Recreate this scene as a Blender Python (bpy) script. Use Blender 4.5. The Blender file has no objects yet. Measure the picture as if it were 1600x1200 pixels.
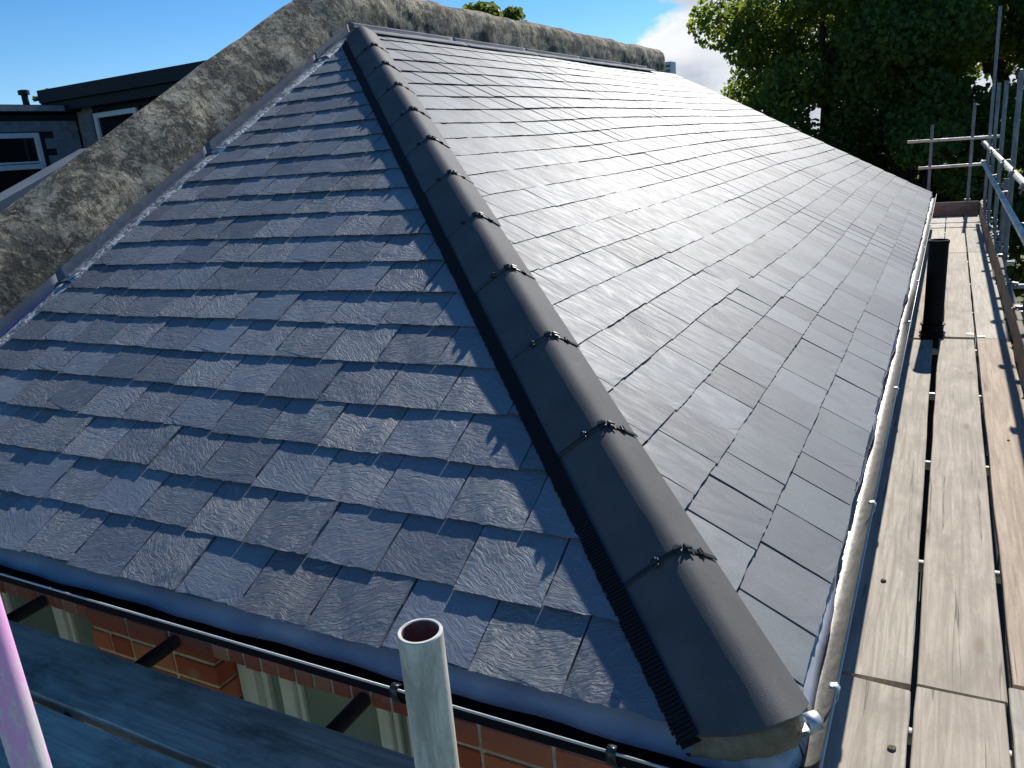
import bpy, bmesh, math, random
import numpy as np
from mathutils import Matrix, Vector

random.seed(7)
rng = np.random.default_rng(11)
scene = bpy.context.scene
col = scene.collection

# ------------------------------------------------------------------ camera
RC = ((0.8829, 0.4625, -0.0815), (0.0610, -0.2850, -0.9566), (-0.4656, 0.8396, -0.2798))
CAM = (0.238, -1.368, 1.179)
FPX = 1251.47
cam_d = bpy.data.cameras.new('camera')
cam = bpy.data.objects.new('camera', cam_d)
col.objects.link(cam)
r_, d_, f_ = (Vector(v) for v in RC)
f_.normalize()
r_ = (r_ - f_ * r_.dot(f_)).normalized()
u_ = r_.cross(f_).normalized()
cam.matrix_world = Matrix(((r_.x, u_.x, -f_.x, CAM[0]), (r_.y, u_.y, -f_.y, CAM[1]),
                           (r_.z, u_.z, -f_.z, CAM[2]), (0, 0, 0, 1)))
cam_d.sensor_width = 36
cam_d.lens = FPX / 1600 * 36
cam_d.clip_start = 0.05
cam_d.clip_end = 2000
scene.camera = cam

# ------------------------------------------------------------------ light
SUN_EL, SUN_AZ = math.radians(35.3), math.radians(1.6)      # azimuth from +Y towards +X
world = bpy.data.worlds.new('World')
scene.world = world
world.use_nodes = True
wn = world.node_tree
wn.nodes.clear()
def wnode(t, **k):
    n = wn.nodes.new(t)
    for a, b in k.items(): setattr(n, a, b)
    return n
wo = wnode('ShaderNodeOutputWorld')
bg = wnode('ShaderNodeBackground')
sky = wnode('ShaderNodeTexSky', sky_type='NISHITA', sun_disc=False)
sky.sun_elevation = SUN_EL
sky.sun_rotation = SUN_AZ
sky.air_density = 1.0
sky.dust_density = 0.05
sky.altitude = 1500
sky.ozone_density = 4.0
bg.inputs['Strength'].default_value = 0.095
tc = wnode('ShaderNodeTexCoord')
no = wnode('ShaderNodeTexNoise')
no.inputs['Scale'].default_value = 5.0
no.inputs['Detail'].default_value = 9
no.inputs['Roughness'].default_value = 0.58
no.inputs['Distortion'].default_value = 0.25
mp = wnode('ShaderNodeMapping')
mp.inputs['Scale'].default_value = (1, 1, 1.9)
mp.inputs['Location'].default_value = (0.35, 0.1, 0.0)
wn.links.new(tc.outputs['Generated'], mp.inputs[0])
wn.links.new(mp.outputs[0], no.inputs['Vector'])
# a cumulus bank lies north-east: distance of the direction from the bank's centre
dp = wnode('ShaderNodeVectorMath', operation='DOT_PRODUCT')
cdir = Vector((math.sin(math.radians(-3.6)), math.cos(math.radians(-3.6)), 0.13)).normalized()
dp.inputs[1].default_value = cdir
wn.links.new(tc.outputs['Generated'], dp.inputs[0])
mr = wnode('ShaderNodeMapRange')
mr.inputs[1].default_value = 0.945; mr.inputs[2].default_value = 0.985
mr.inputs[3].default_value = -0.30; mr.inputs[4].default_value = 0.34
wn.links.new(dp.outputs['Value'], mr.inputs[0])
ad = wnode('ShaderNodeMath', operation='ADD')
wn.links.new(no.outputs['Fac'], ad.inputs[0]); wn.links.new(mr.outputs[0], ad.inputs[1])
cr = wnode('ShaderNodeValToRGB')
cr.color_ramp.elements[0].position = 0.53; cr.color_ramp.elements[1].position = 0.61
wn.links.new(ad.outputs[0], cr.inputs[0])
no2 = wnode('ShaderNodeTexNoise')
no2.inputs['Scale'].default_value = 9; no2.inputs['Detail'].default_value = 6
wn.links.new(mp.outputs[0], no2.inputs['Vector'])
cc = wnode('ShaderNodeValToRGB')
cc.color_ramp.elements[0].position = 0.35; cc.color_ramp.elements[0].color = (4.2, 4.6, 5.4, 1)
cc.color_ramp.elements[1].position = 0.65; cc.color_ramp.elements[1].color = (7.4, 7.6, 7.8, 1)
wn.links.new(no2.outputs['Fac'], cc.inputs[0])
mx = wnode('ShaderNodeMixRGB')
hs_ = wnode('ShaderNodeHueSaturation')
hs_.inputs['Saturation'].default_value = 1.26
wn.links.new(sky.outputs[0], hs_.inputs['Color'])
wn.links.new(cr.outputs[0], mx.inputs[0]); wn.links.new(hs_.outputs[0], mx.inputs[1]); wn.links.new(cc.outputs[0], mx.inputs[2])
wn.links.new(mx.outputs[0], bg.inputs[0]); wn.links.new(bg.outputs[0], wo.inputs[0])

sd = bpy.data.lights.new('sun', 'SUN')
sd.energy = 4.6
sd.angle = math.radians(0.53)
sd.color = (1.0, 0.955, 0.89)
sun = bpy.data.objects.new('sun', sd)
col.objects.link(sun)
sdir = Vector((math.sin(SUN_AZ) * math.cos(SUN_EL), math.cos(SUN_AZ) * math.cos(SUN_EL), math.sin(SUN_EL)))
sun.rotation_euler = sdir.to_track_quat('Z', 'Y').to_euler()
sun.location = (0, 20, 20)

scene.view_settings.view_transform = 'Standard'
scene.view_settings.look = 'None'
scene.view_settings.exposure = 0.45
scene.view_settings.gamma = 1
scene.view_settings.use_curve_mapping = False

# ------------------------------------------------------------------ materials
class NT:
    def __init__(s, name):
        s.m = bpy.data.materials.new(name)
        s.m.use_nodes = True
        s.t = s.m.node_tree
        s.b = s.t.nodes['Principled BSDF']
    def n(s, t, ins=None, **k):
        x = s.t.nodes.new(t)
        for a, b in k.items(): setattr(x, a, b)
        for a, b in (ins or {}).items():
            if isinstance(b, bpy.types.NodeSocket): s.t.links.new(b, x.inputs[a])
            else: x.inputs[a].default_value = b
        return x
    def noise(s, vec, scale, detail=5, rough=0.6, dist=0.0):
        return s.n('ShaderNodeTexNoise', {'Vector': vec, 'Scale': scale, 'Detail': detail, 'Roughness': rough, 'Distortion': dist}).outputs['Fac']
    def map(s, vec, scale=(1, 1, 1), loc=(0, 0, 0), rot=(0, 0, 0)):
        return s.n('ShaderNodeMapping', {'Vector': vec, 'Scale': scale, 'Location': loc, 'Rotation': rot}).outputs[0]
    def ramp(s, fac, stops):
        r = s.n('ShaderNodeValToRGB', {'Fac': fac})
        e = r.color_ramp.elements
        while len(e) < len(stops): e.new(0.5)
        for q, (p, c) in zip(e, stops):
            q.position = p
            q.color = (c, c, c, 1) if isinstance(c, (int, float)) else (*c, 1)
        return r.outputs[0]
    def mix(s, fac, a, b, mode='MIX'):
        x = s.n('ShaderNodeMixRGB', blend_type=mode)
        for i, v in ((0, fac), (1, a), (2, b)):
            if isinstance(v, bpy.types.NodeSocket): s.t.links.new(v, x.inputs[i])
            elif i == 0: x.inputs[0].default_value = v
            else: x.inputs[i].default_value = (*v, 1)
        return x.outputs[0]
    def math(s, op, a, b=0.0):
        x = s.n('ShaderNodeMath', operation=op)
        for i, v in ((0, a), (1, b)):
            if isinstance(v, bpy.types.NodeSocket): s.t.links.new(v, x.inputs[i])
            else: x.inputs[i].default_value = v
        return x.outputs[0]
    def set(s, **k):
        for a, v in k.items():
            a = {'color': 'Base Color', 'rough': 'Roughness', 'metal': 'Metallic', 'spec': 'Specular IOR Level', 'trans': 'Transmission Weight', 'ior': 'IOR', 'alpha': 'Alpha'}[a]
            if isinstance(v, bpy.types.NodeSocket): s.t.links.new(v, s.b.inputs[a])
            elif isinstance(v, tuple): s.b.inputs[a].default_value = (*v, 1)
            else: s.b.inputs[a].default_value = v
    def bump(s, h, strength=0.5, dist=0.01, normal=None):
        x = s.n('ShaderNodeBump', {'Height': h, 'Strength': strength, 'Distance': dist})
        if normal is not None: s.t.links.new(normal, x.inputs['Normal'])
        s.t.links.new(x.outputs[0], s.b.inputs['Normal'])
        return x.outputs[0]
    def rand(s):
        a = s.n('ShaderNodeNewGeometry').outputs['Random Per Island']
        b = s.n('ShaderNodeObjectInfo').outputs['Random']
        return s.math('FRACT', s.math('ADD', a, b))
    def ovec(s, spread=37.0):
        """object coordinates shifted by a random amount for every piece"""
        o = s.n('ShaderNodeTexCoord').outputs['Object']
        r = s.math('MULTIPLY', s.rand(), spread)
        c = s.n('ShaderNodeCombineXYZ', {0: r, 1: s.math('MULTIPLY', r, 1.7), 2: s.math('MULTIPLY', r, 0.6)}).outputs[0]
        return s.n('ShaderNodeVectorMath', {0: o, 1: c}, operation='ADD').outputs[0]

def slate_mat(name, riven, base, rough):
    t = NT(name)
    v = t.ovec()
    r = t.rand()
    warp = t.n('ShaderNodeTexNoise', {'Vector': v, 'Scale': 4.5, 'Detail': 4}).outputs['Color']
    wv = t.n('ShaderNodeVectorMath', {0: warp, 1: (0.5, 0.5, 0.5)}, operation='SUBTRACT').outputs[0]
    wv = t.n('ShaderNodeVectorMath', {0: wv, 'Scale': 0.20 if riven else 0.05}, operation='SCALE').outputs[0]
    v2 = t.n('ShaderNodeVectorMath', {0: v, 1: wv}, operation='ADD').outputs[0]
    if riven:
        ang = t.math('MULTIPLY', t.math('SUBTRACT', t.math('FRACT', t.math('MULTIPLY', r, 13.7)), 0.5), 1.3)
        v2 = t.n('ShaderNodeVectorRotate', {'Vector': v2, 'Angle': ang}, rotation_type='Z_AXIS').outputs[0]
    if riven:
        fl = t.noise(t.map(v2, (13, 95, 18)), 1.0, 7, 0.66, 0.5)      # ridges across the slate
        fine = t.noise(t.map(v2, (60, 200, 60)), 1.0, 4, 0.6)
        big = t.noise(v, 7, 3, 0.5)
        h = t.math('ADD', t.math('MULTIPLY', fl, 0.75), t.math('ADD', t.math('MULTIPLY', fine, 0.30), t.math('MULTIPLY', big, 0.8)))
    else:
        fl = t.noise(t.map(v2, (42, 8, 10)), 1.0, 6, 0.65, 0.5)       # faint streaks down the slate
        fine = t.noise(v, 160, 4, 0.7)
        big = t.noise(v, 9, 4, 0.5)
        h = t.math('ADD', t.math('MULTIPLY', fl, 0.42), t.math('ADD', t.math('MULTIPLY', fine, 0.40), t.math('MULTIPLY', big, 0.6)))
    if riven: h = t.math('MULTIPLY', h, t.math('ADD', 0.35, t.math('MULTIPLY', t.math('FRACT', t.math('MULTIPLY', r, 29.3)), 1.15)))
    c0 = tuple(x * 0.72 for x in base); c1 = tuple(x * 1.30 for x in base)
    tone = t.ramp(r, [(0, c0), (0.5, base), (1, c1)])
    tone = t.mix(t.ramp(t.math('MODULO', t.math('MULTIPLY', r, 7.3), 1.0), [(0.6, 0), (1, 0.45)]), tone, (base[0] * 1.0, base[1] * 1.12, base[2] * 1.0))
    veins = t.ramp(fl, [(0.58, 0.0), (0.72, 1.0)])
    tone = t.mix(t.math('MULTIPLY', veins, 0.6 if riven else 0.22), tone, tuple(min(1, x * 2.3) for x in base))
    dark = t.ramp(big, [(0.3, 0.35), (0.5, 0.0)])
    tone = t.mix(dark, tone, tuple(x * 0.6 for x in base))
    spk = t.noise(v, 260, 4, 0.85)
    tone = t.mix(t.ramp(spk, [(0.42, 0.0), (0.62, 0.5)]), tone, tuple(x * 0.62 for x in base))
    flk = t.noise(t.map(v2, (55, 150, 60)), 1.0, 5, 0.8, 1.2)
    tone = t.mix(t.ramp(flk, [(0.60, 0.0), (0.70, 0.55 if riven else 0.25)]), tone, tuple(min(1, x * 2.6) for x in base))
    scr = t.noise(t.map(v, (30, 9, 9), rot=(0, 0, 0.7)), 1.0, 6, 0.75, 1.5)
    tone = t.mix(t.ramp(scr, [(0.66 if riven else 0.70, 0.0), (0.76, 0.75 if riven else 0.35)]), tone, tuple(min(1, x * 3.6) for x in base))
    t.set(color=tone, rough=t.ramp(fl, [(0.3, rough - 0.08), (0.7, rough + 0.12)]), spec=0.5 if riven else 0.15)
    t.bump(h, 1.0 if riven else 0.35, 0.0085 if riven else 0.003)
    return t.m
M_SLATE_R = slate_mat('slate_riven', True, (0.168, 0.190, 0.222), 0.55)
M_SLATE_S = slate_mat('slate_smooth', False, (0.196, 0.204, 0.216), 0.57)

def plain(name, color, rough=0.5, metal=0.0, var=0.25, scale=12, bump=0.15, bd=0.003, spec=0.5):
    t = NT(name)
    v = t.ovec(11)
    n1 = t.noise(v, scale, 5, 0.65)
    t.set(color=t.mix(t.ramp(n1, [(0.3, 0), (0.7, 1)]), tuple(c * (1 - var) for c in color), tuple(min(1, c * (1 + var)) for c in color)),
          rough=t.ramp(n1, [(0.3, max(0, rough - 0.07)), (0.7, min(1, rough + 0.1))]), metal=metal, spec=spec)
    t.bump(t.noise(v, scale * 9, 4, 0.7), bump, bd)
    return t.m

# concrete hip tiles
t = NT('charcoal_tile')
v = t.ovec(9)
n1 = t.noise(v, 5, 5, 0.6); n2 = t.noise(v, 420, 3, 0.8); n3 = t.noise(t.map(v, (30, 3, 30)), 1, 4)
c = t.mix(t.ramp(n1, [(0.3, 0), (0.7, 1)]), (0.072, 0.073, 0.075), (0.108, 0.108, 0.108))
c = t.mix(t.ramp(n3, [(0.60, 0), (0.75, 0.25)]), c, (0.16, 0.16, 0.16))
c = t.mix(t.ramp(t.noise(v, 38, 4, 0.8), [(0.70, 0), (0.74, 0.7)]), c, (0.23, 0.23, 0.23))
c = t.mix(t.ramp(t.rand(), [(0.0, 0.0), (1.0, 0.30)]), c, (0.045, 0.046, 0.05))
c = t.mix(t.ramp(t.noise(t.map(v, (8, 20, 8), rot=(0, 0, 0.5)), 1.3, 7, 0.8, 1.0), [(0.60, 0), (0.75, 0.30)]), c, (0.22, 0.22, 0.21))
t.set(color=c, rough=0.75, spec=0.28)
t.bump(n2, 0.7, 0.0022)
M_HIP = t.m

M_BLACK = plain('black_plastic', (0.012, 0.012, 0.014), 0.38, var=0.3, bump=0.05)
M_PIPE = plain('black_pipe', (0.006, 0.006, 0.007), 0.65, var=0.3, bump=0.1, spec=0.12)
M_BRUSH = plain('black_brush', (0.010, 0.010, 0.012), 0.7, var=0.3, spec=0.2)
M_CLIP = plain('black_clip', (0.02, 0.022, 0.024), 0.3, var=0.3, bump=0.05)
M_GALV = plain('galvanised_steel', (0.50, 0.52, 0.54), 0.5, metal=0.6, var=0.2, scale=30)
M_DECK = plain('roof_membrane', (0.05, 0.05, 0.055), 0.8)
M_GAP_SHADE = plain('gap_shade_timber', (0.03, 0.028, 0.026), 0.8)  # near-black wood colour stands in for the shade seen through the board gaps

# parapet render
t = NT('weathered_render')
o = t.n('ShaderNodeTexCoord').outputs['Object']
wp = t.n('ShaderNodeTexNoise', {'Vector': o, 'Scale': 4.0, 'Detail': 4}).outputs['Color']
wp = t.n('ShaderNodeVectorMath', {0: wp, 'Scale': 0.35}, operation='SCALE').outputs[0]
o2 = t.n('ShaderNodeVectorMath', {0: o, 1: wp}, operation='ADD').outputs[0]
big = t.noise(o2, 2.6, 7, 0.68, 0.5)
mid = t.noise(o2, 9, 8, 0.72, 0.8)
stk = t.noise(t.map(o, (14, 14, 2.2)), 1, 6, 0.65, 0.7)
fine = t.noise(o, 90, 5, 0.75)
c = t.ramp(mid, [(0.30, (0.05, 0.046, 0.038)), (0.40, (0.22, 0.19, 0.135)), (0.50, (0.46, 0.39, 0.27)), (0.66, (0.64, 0.57, 0.43))])
c = t.mix(t.ramp(big, [(0.45, 0.0), (0.55, 0.75)]), c, (0.050, 0.046, 0.040))
c = t.mix(t.ramp(stk, [(0.53, 0.0), (0.68, 0.6)]), c, (0.05, 0.047, 0.04))
c = t.mix(t.ramp(t.noise(o, 3.1, 3, 0.5), [(0.55, 0.0), (0.7, 0.25)]), c, (0.2, 0.21, 0.14))
c = t.mix(t.ramp(fine, [(0.66, 0.0), (0.74, 0.8)]), c, (0.42, 0.40, 0.34))
pt = t.noise(o, 6.5, 8, 0.78, 0.25)
c = t.mix(t.ramp(pt, [(0.50, 0.0), (0.545, 0.85)]), c, (0.055, 0.050, 0.042))
c = t.mix(t.ramp(t.noise(o, 11, 9, 0.8, 0.1), [(0.56, 0.0), (0.60, 0.7)]), c, (0.54, 0.46, 0.31))
vo = t.n('ShaderNodeTexVoronoi', {'Vector': t.n('ShaderNodeVectorMath', {0: o, 1: t.n('ShaderNodeVectorMath', {0: wp, 'Scale': 0.9}, operation='SCALE').outputs[0]}, operation='ADD').outputs[0], 'Scale': 7.0}, feature='DISTANCE_TO_EDGE').outputs['Distance']
c = t.mix(t.ramp(vo, [(0.0, 0.75), (0.035, 0.0)]), c, (0.05, 0.045, 0.038))
c = t.mix(t.ramp(t.noise(o2, 3.4, 6, 0.7, 0.3), [(0.54, 0.0), (0.62, 0.6)]), c, (0.50, 0.44, 0.32))
fd = t.noise(o, 38, 9, 0.85, 0.2)
c = t.mix(t.ramp(fd, [(0.38, 0.5), (0.47, 0.0)]), c, (0.05, 0.046, 0.04))
c = t.mix(t.ramp(fd, [(0.56, 0.0), (0.66, 0.55)]), c, (0.55, 0.50, 0.38))
t.set(color=c, rough=0.92, spec=0.2)
hh = t.math('ADD', t.math('MULTIPLY', mid, 0.8), t.math('ADD', t.math('MULTIPLY', stk, 0.5), t.math('MULTIPLY', fine, 0.12)))
t.bump(hh, 0.8, 0.03)
M_RENDER = t.m

# lead
t = NT('lead_sheet')
o = t.ovec(5)
n1 = t.noise(o, 4, 5, 0.6, 0.3); n2 = t.noise(t.map(o, (1, 1, 1)), 26, 5, 0.7, 1.2)
c = t.mix(t.ramp(n1, [(0.3, 0), (0.7, 1)]), (0.075, 0.09, 0.115), (0.15, 0.175, 0.21))
c = t.mix(t.ramp(n2, [(0.62, 0), (0.75, 0.6)]), c, (0.36, 0.39, 0.42))
t.set(color=c, rough=0.8, metal=0.0, spec=0.25)
t.bump(t.noise(o, 9, 3, 0.5), 0.25, 0.01)
M_LEAD = t.m
t = NT('lead_dressed_edge')
o = t.ovec(5)
n2 = t.noise(o, 17, 5, 0.7, 1.6)
c = t.mix(t.ramp(n2, [(0.46, 0), (0.55, 1)]), (0.14, 0.16, 0.19), (0.62, 0.64, 0.63))
t.set(color=c, rough=0.6, metal=0.05)
t.bump(n2, 0.6, 0.012)
M_LEADE = t.m

# eaves tray / felt
t = NT('eaves_felt')
o = t.n('ShaderNodeTexCoord').outputs['Object']
n1 = t.noise(o, 3.0, 4, 0.55, 0.3); n2 = t.noise(t.map(o, (3, 30, 30)), 1, 5, 0.6)
c = t.mix(t.ramp(n1, [(0.35, 0), (0.65, 1)]), (0.20, 0.22, 0.28), (0.38, 0.38, 0.41))
c = t.mix(t.ramp(n2, [(0.55, 0), (0.75, 0.3)]), c, (0.40, 0.40, 0.40))
t.set(color=c, rough=0.5)
t.bump(t.noise(o, 6, 3), 0.35, 0.02)
M_FELT = t.m

# gutters
t = NT('gutter_inner_dusty')
o = t.n('ShaderNodeTexCoord').outputs['Object']
n1 = t.noise(t.map(o, (3, 0.7, 3)), 1.0, 5, 0.6, 0.4); n2 = t.noise(t.map(o, (40, 26, 40)), 1, 7, 0.8, 0.1)
c = t.mix(t.ramp(n2, [(0.35, 0), (0.62, 1)]), (0.19, 0.185, 0.17), (0.30, 0.295, 0.275))
yy = t.n('ShaderNodeSeparateXYZ', {0: o}).outputs[1]
wet = t.math('SUBTRACT', 1.15, t.math('ABSOLUTE', t.math('SUBTRACT', yy, 4.6)))        # wet black stretch by the joint
wet = t.math('ADD', wet, t.math('MULTIPLY', t.math('SUBTRACT', n2, 0.5), 2.2))
c = t.mix(t.ramp(wet, [(0.30, 0), (0.75, 0.92)]), c, (0.02, 0.02, 0.022))
c = t.mix(t.ramp(n1, [(0.60, 0), (0.66, 0.7)]), c, (0.07, 0.068, 0.06))
t.set(color=c, rough=t.ramp(n2, [(0.35, 0.34), (0.65, 0.5)]), metal=0.4)
t.bump(n2, 0.25, 0.003)
M_GUT_R = t.m
M_LIP = plain('pale_gutter_lip', (0.50, 0.50, 0.47), 0.35, var=0.15)
M_GUT_L = plain('black_gutter', (0.006, 0.007, 0.010), 0.7, var=0.3, bump=0.05, spec=0.08)

# boards
def wood(name, base, dirt, amt, grain=0.5):
    t = NT(name)
    v = t.ovec(23)
    r = t.rand()
    lv = t.map(v, (30, 1.3, 10))
    g1 = t.noise(lv, 1.6, 6, 0.6, 0.9)
    g2 = t.noise(t.map(v, (210, 9, 60)), 1, 6, 0.75)
    kn = t.n('ShaderNodeTexVoronoi', {'Vector': t.map(v, (5.5, 1.5, 2)), 'Scale': 1.0}, distance='EUCLIDEAN').outputs['Distance']
    bl = t.noise(t.map(v, (4, 1.6, 4)), 1.5, 7, 0.7, 0.5)
    lo = tuple(x * 0.70 for x in base); hi = tuple(min(1, x * 1.18) for x in base)
    c = t.mix(t.ramp(g1, [(0.35, 0), (0.62, 1)]), lo, hi)
    c = t.mix(t.ramp(g2, [(0.50, 0), (0.68, 0.45 * grain + 0.15)]), c, tuple(x * 0.5 for x in base))
    c = t.mix(t.ramp(kn, [(0.05, 0.85), (0.11, 0.0)]), c, (base[0] * 0.42, base[1] * 0.33, base[2] * 0.25))
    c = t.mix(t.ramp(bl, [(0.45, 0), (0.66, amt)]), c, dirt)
    c = t.mix(t.ramp(t.noise(v, 45, 4, 0.8), [(0.66, 0), (0.72, 0.6)]), c, tuple(x * 0.45 for x in base))
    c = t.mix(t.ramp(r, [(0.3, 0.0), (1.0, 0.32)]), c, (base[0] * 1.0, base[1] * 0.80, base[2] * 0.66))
    cr_ = t.noise(t.map(v, (34, 0.8, 6)), 1.0, 3, 0.5, 0.2)
    c = t.mix(t.ramp(cr_, [(0.66, 0.0), (0.685, 0.85), (0.71, 0.0)]), c, tuple(x * 0.25 for x in base))
    t.set(color=c, rough=0.85, spec=0.25)
    t.bump(t.math('ADD', t.math('MULTIPLY', g1, 0.6), t.math('MULTIPLY', g2, 0.4)), 0.5, 0.004)
    return t.m
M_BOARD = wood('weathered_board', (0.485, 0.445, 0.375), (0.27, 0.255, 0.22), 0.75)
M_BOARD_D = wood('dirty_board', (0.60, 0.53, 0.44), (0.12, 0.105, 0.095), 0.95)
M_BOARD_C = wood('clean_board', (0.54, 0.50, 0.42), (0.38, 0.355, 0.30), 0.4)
M_BOARD_O = wood('orange_board', (0.50, 0.41, 0.315), (0.33, 0.275, 0.22), 0.6)
M_TOE = wood('toe_board_wood', (0.30, 0.24, 0.18), (0.13, 0.11, 0.09), 0.5)

# tubes
def tube_mat(name, base, stain, paint=None):
    t = NT(name)
    v = t.ovec(7)
    n1 = t.noise(t.map(v, (14, 14, 4)), 1.2, 7, 0.75, 0.6)
    c = t.mix(t.ramp(n1, [(0.38, 0), (0.62, 1)]), stain, base)
    c = t.mix(t.ramp(t.noise(v, 120, 4, 0.8), [(0.62, 0), (0.72, 0.6)]), c, tuple(x * 0.4 for x in stain))
    if paint:
        n2 = t.noise(t.map(v, (9, 9, 4)), 1.6, 8, 0.85, 0.4)
        z = t.n('ShaderNodeSeparateXYZ', {0: t.n('ShaderNodeTexCoord').outputs['Object']}).outputs[2]
        k = t.math('ADD', n2, t.math('MULTIPLY', t.math('SUBTRACT', z, paint[1]), paint[2]))
        c = t.mix(t.ramp(k, [(0.47, 0), (0.53, 1)]), c, paint[0])
        t.set(metal=0.05)
    else:
        t.set(metal=0.05)
    t.set(color=c, rough=t.ramp(n1, [(0.35, 0.62), (0.65, 0.42)]))
    t.bump(n1, 0.25, 0.002)
    return t.m
M_TUBE = tube_mat('weathered_tube', (0.82, 0.78, 0.68), (0.40, 0.375, 0.32))
M_TUBE_B = tube_mat('painted_shade_tube', (0.22, 0.25, 0.28), (0.11, 0.12, 0.13))  # darker, bluer copy of the tube colour with shade painted in
M_TUBE_P = tube_mat('pink_painted_tube', (0.80, 0.78, 0.75), (0.55, 0.46, 0.50), ((0.84, 0.42, 0.74), 6.06, 0.55))
M_TUBE_D = tube_mat('dark_tube', (0.035, 0.04, 0.045), (0.015, 0.016, 0.018))
M_RUST = plain('rusty_bore', (0.16, 0.075, 0.065), 0.9, var=0.4, scale=40)
M_COUP = plain('coupler_steel', (0.20, 0.19, 0.18), 0.5, metal=0.5, var=0.5, scale=50)

# bricks, mortar
t = NT('red_brick')
v = t.ovec(15); r = t.rand()
c = t.ramp(r, [(0.0, (0.46, 0.12, 0.065)), (0.45, (0.56, 0.175, 0.095)), (0.8, (0.38, 0.09, 0.055)), (1.0, (0.60, 0.25, 0.14))])
n1 = t.noise(v, 22, 6, 0.75, 0.5)
c = t.mix(t.ramp(n1, [(0.58, 0), (0.72, 0.7)]), c, (0.07, 0.035, 0.025))
c = t.mix(t.ramp(t.noise(v, 9, 4), [(0.60, 0), (0.75, 0.5)]), c, (0.45, 0.34, 0.22))
t.set(color=c, rough=0.9, spec=0.2); t.bump(n1, 0.6, 0.004); M_BRICK = t.m
M_MORTAR = plain('mortar', (0.60, 0.52, 0.38), 0.95, var=0.3, scale=25, bump=0.6, spec=0.1)
M_BED = plain('mortar_bedding', (0.26, 0.21, 0.14), 0.95, var=0.4, scale=14, bump=0.9, bd=0.01, spec=0.1)
t = NT('brickwork')
o = t.n('ShaderNodeTexCoord').outputs['Object']
sep = t.n('ShaderNodeSeparateXYZ', {0: o})
uv = t.n('ShaderNodeCombineXYZ', {0: t.math('ADD', sep.outputs[0], sep.outputs[1]), 1: sep.outputs[2], 2: 0.0}).outputs[0]
bt = t.n('ShaderNodeTexBrick', {'Vector': uv, 'Color1': (0.38, 0.10, 0.06, 1), 'Color2': (0.30, 0.08, 0.05, 1), 'Mortar': (0.36, 0.31, 0.23, 1), 'Scale': 1.0, 'Mortar Size': 0.006, 'Brick Width': 0.225, 'Row Height': 0.0885})
t.set(color=bt.outputs[0], rough=0.9); t.bump(t.math('SUBTRACT', 1.0, bt.outputs['Fac']), 0.5, 0.006)
M_BRICKWORK = t.m
M_FRAME = plain('white_window_paint', (0.66, 0.64, 0.57), 0.5, var=0.12, scale=9, bump=0.2)
M_UPVC = plain('white_frame', (0.72, 0.73, 0.74), 0.3, var=0.05, bump=0.02)
t = NT('window_glass'); o = t.n('ShaderNodeTexCoord').outputs['Object']
t.set(color=t.mix(t.noise(o, 2.5, 2), (0.10, 0.13, 0.11), (0.24, 0.28, 0.24)), rough=0.12, spec=0.5); M_GLASS = t.m
t = NT('dark_glass'); t.set(color=(0.01, 0.012, 0.014), rough=0.06, spec=0.4); M_GLASS_D = t.m
M_FASCIA = plain('dark_fascia', (0.022, 0.028, 0.034), 0.75, var=0.2, bump=0.05, spec=0.2)
M_HUNG = plain('hung_slate', (0.20, 0.22, 0.25), 0.6, var=0.3, scale=6)
M_BAND = plain('grey_roof_sheet', (0.16, 0.17, 0.185), 0.7, var=0.2, scale=3)

# vegetation
def leaf_mat(name, a, b, tr):
    t = NT(name)
    r = t.n('ShaderNodeNewGeometry').outputs['Random Per Island']
    c = t.mix(r, a, b)
    t.set(color=c, rough=0.55, spec=0.3)
    tl = t.n('ShaderNodeBsdfTranslucent', {'Color': t.mix(r, tr, tuple(x * 0.6 for x in tr))})
    ms = t.n('ShaderNodeMixShader', {0: 0.40})
    t.t.links.new(t.b.outputs[0], ms.inputs[1]); t.t.links.new(tl.outputs[0], ms.inputs[2])
    t.t.links.new(ms.outputs[0], t.t.nodes['Material Output'].inputs[0])
    return t.m
M_LEAF = leaf_mat('tree_leaves', (0.028, 0.060, 0.018), (0.060, 0.105, 0.028), (0.46, 0.60, 0.06))
M_LEAF2 = leaf_mat('bright_leaves', (0.05, 0.09, 0.02), (0.10, 0.13, 0.03), (0.30, 0.36, 0.05))
M_BARK = plain('bark', (0.045, 0.038, 0.03), 0.95, var=0.4, scale=8, bump=0.8, bd=0.03)
t = NT('lawn'); o = t.n('ShaderNodeTexCoord').outputs['Object']
t.set(color=t.mix(t.ramp(t.noise(o, 0.7, 6, 0.7), [(0.35, 0), (0.65, 1)]), (0.05, 0.085, 0.025), (0.17, 0.17, 0.08)), rough=0.95); M_LAWN = t.m
M_TOWER = plain('far_concrete', (0.35, 0.42, 0.52), 0.9, var=0.05, scale=0.1)

# ------------------------------------------------------------------ helpers
def tag(o, label=None, cat=None, group=None, kind=None):
    if label: o['label'] = label
    if cat: o['category'] = cat
    if group: o['group'] = group
    if kind: o['kind'] = kind
    return o
def empty(name, loc=(0, 0, 0), label=None, cat=None, group=None):
    o = bpy.data.objects.new(name, None)
    o.location = loc; o.empty_display_size = 0.1
    col.objects.link(o)
    return tag(o, label, cat, group)
def link(name, me, mat, parent=None, mw=None):
    if mat is not None and not me.materials: me.materials.append(mat)
    o = bpy.data.objects.new(name, me)
    col.objects.link(o)
    if parent is not None:
        o.parent = parent
        pm = Matrix.Translation(parent.location) if parent.parent is None else parent_world(parent)
        o.matrix_parent_inverse = pm.inverted()
    if mw is not None: o.matrix_basis = mw
    return o
def parent_world(p):
    m = p.matrix_basis.copy()
    if p.parent is not None: m = parent_world(p.parent) @ p.matrix_parent_inverse @ m
    return m
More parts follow.
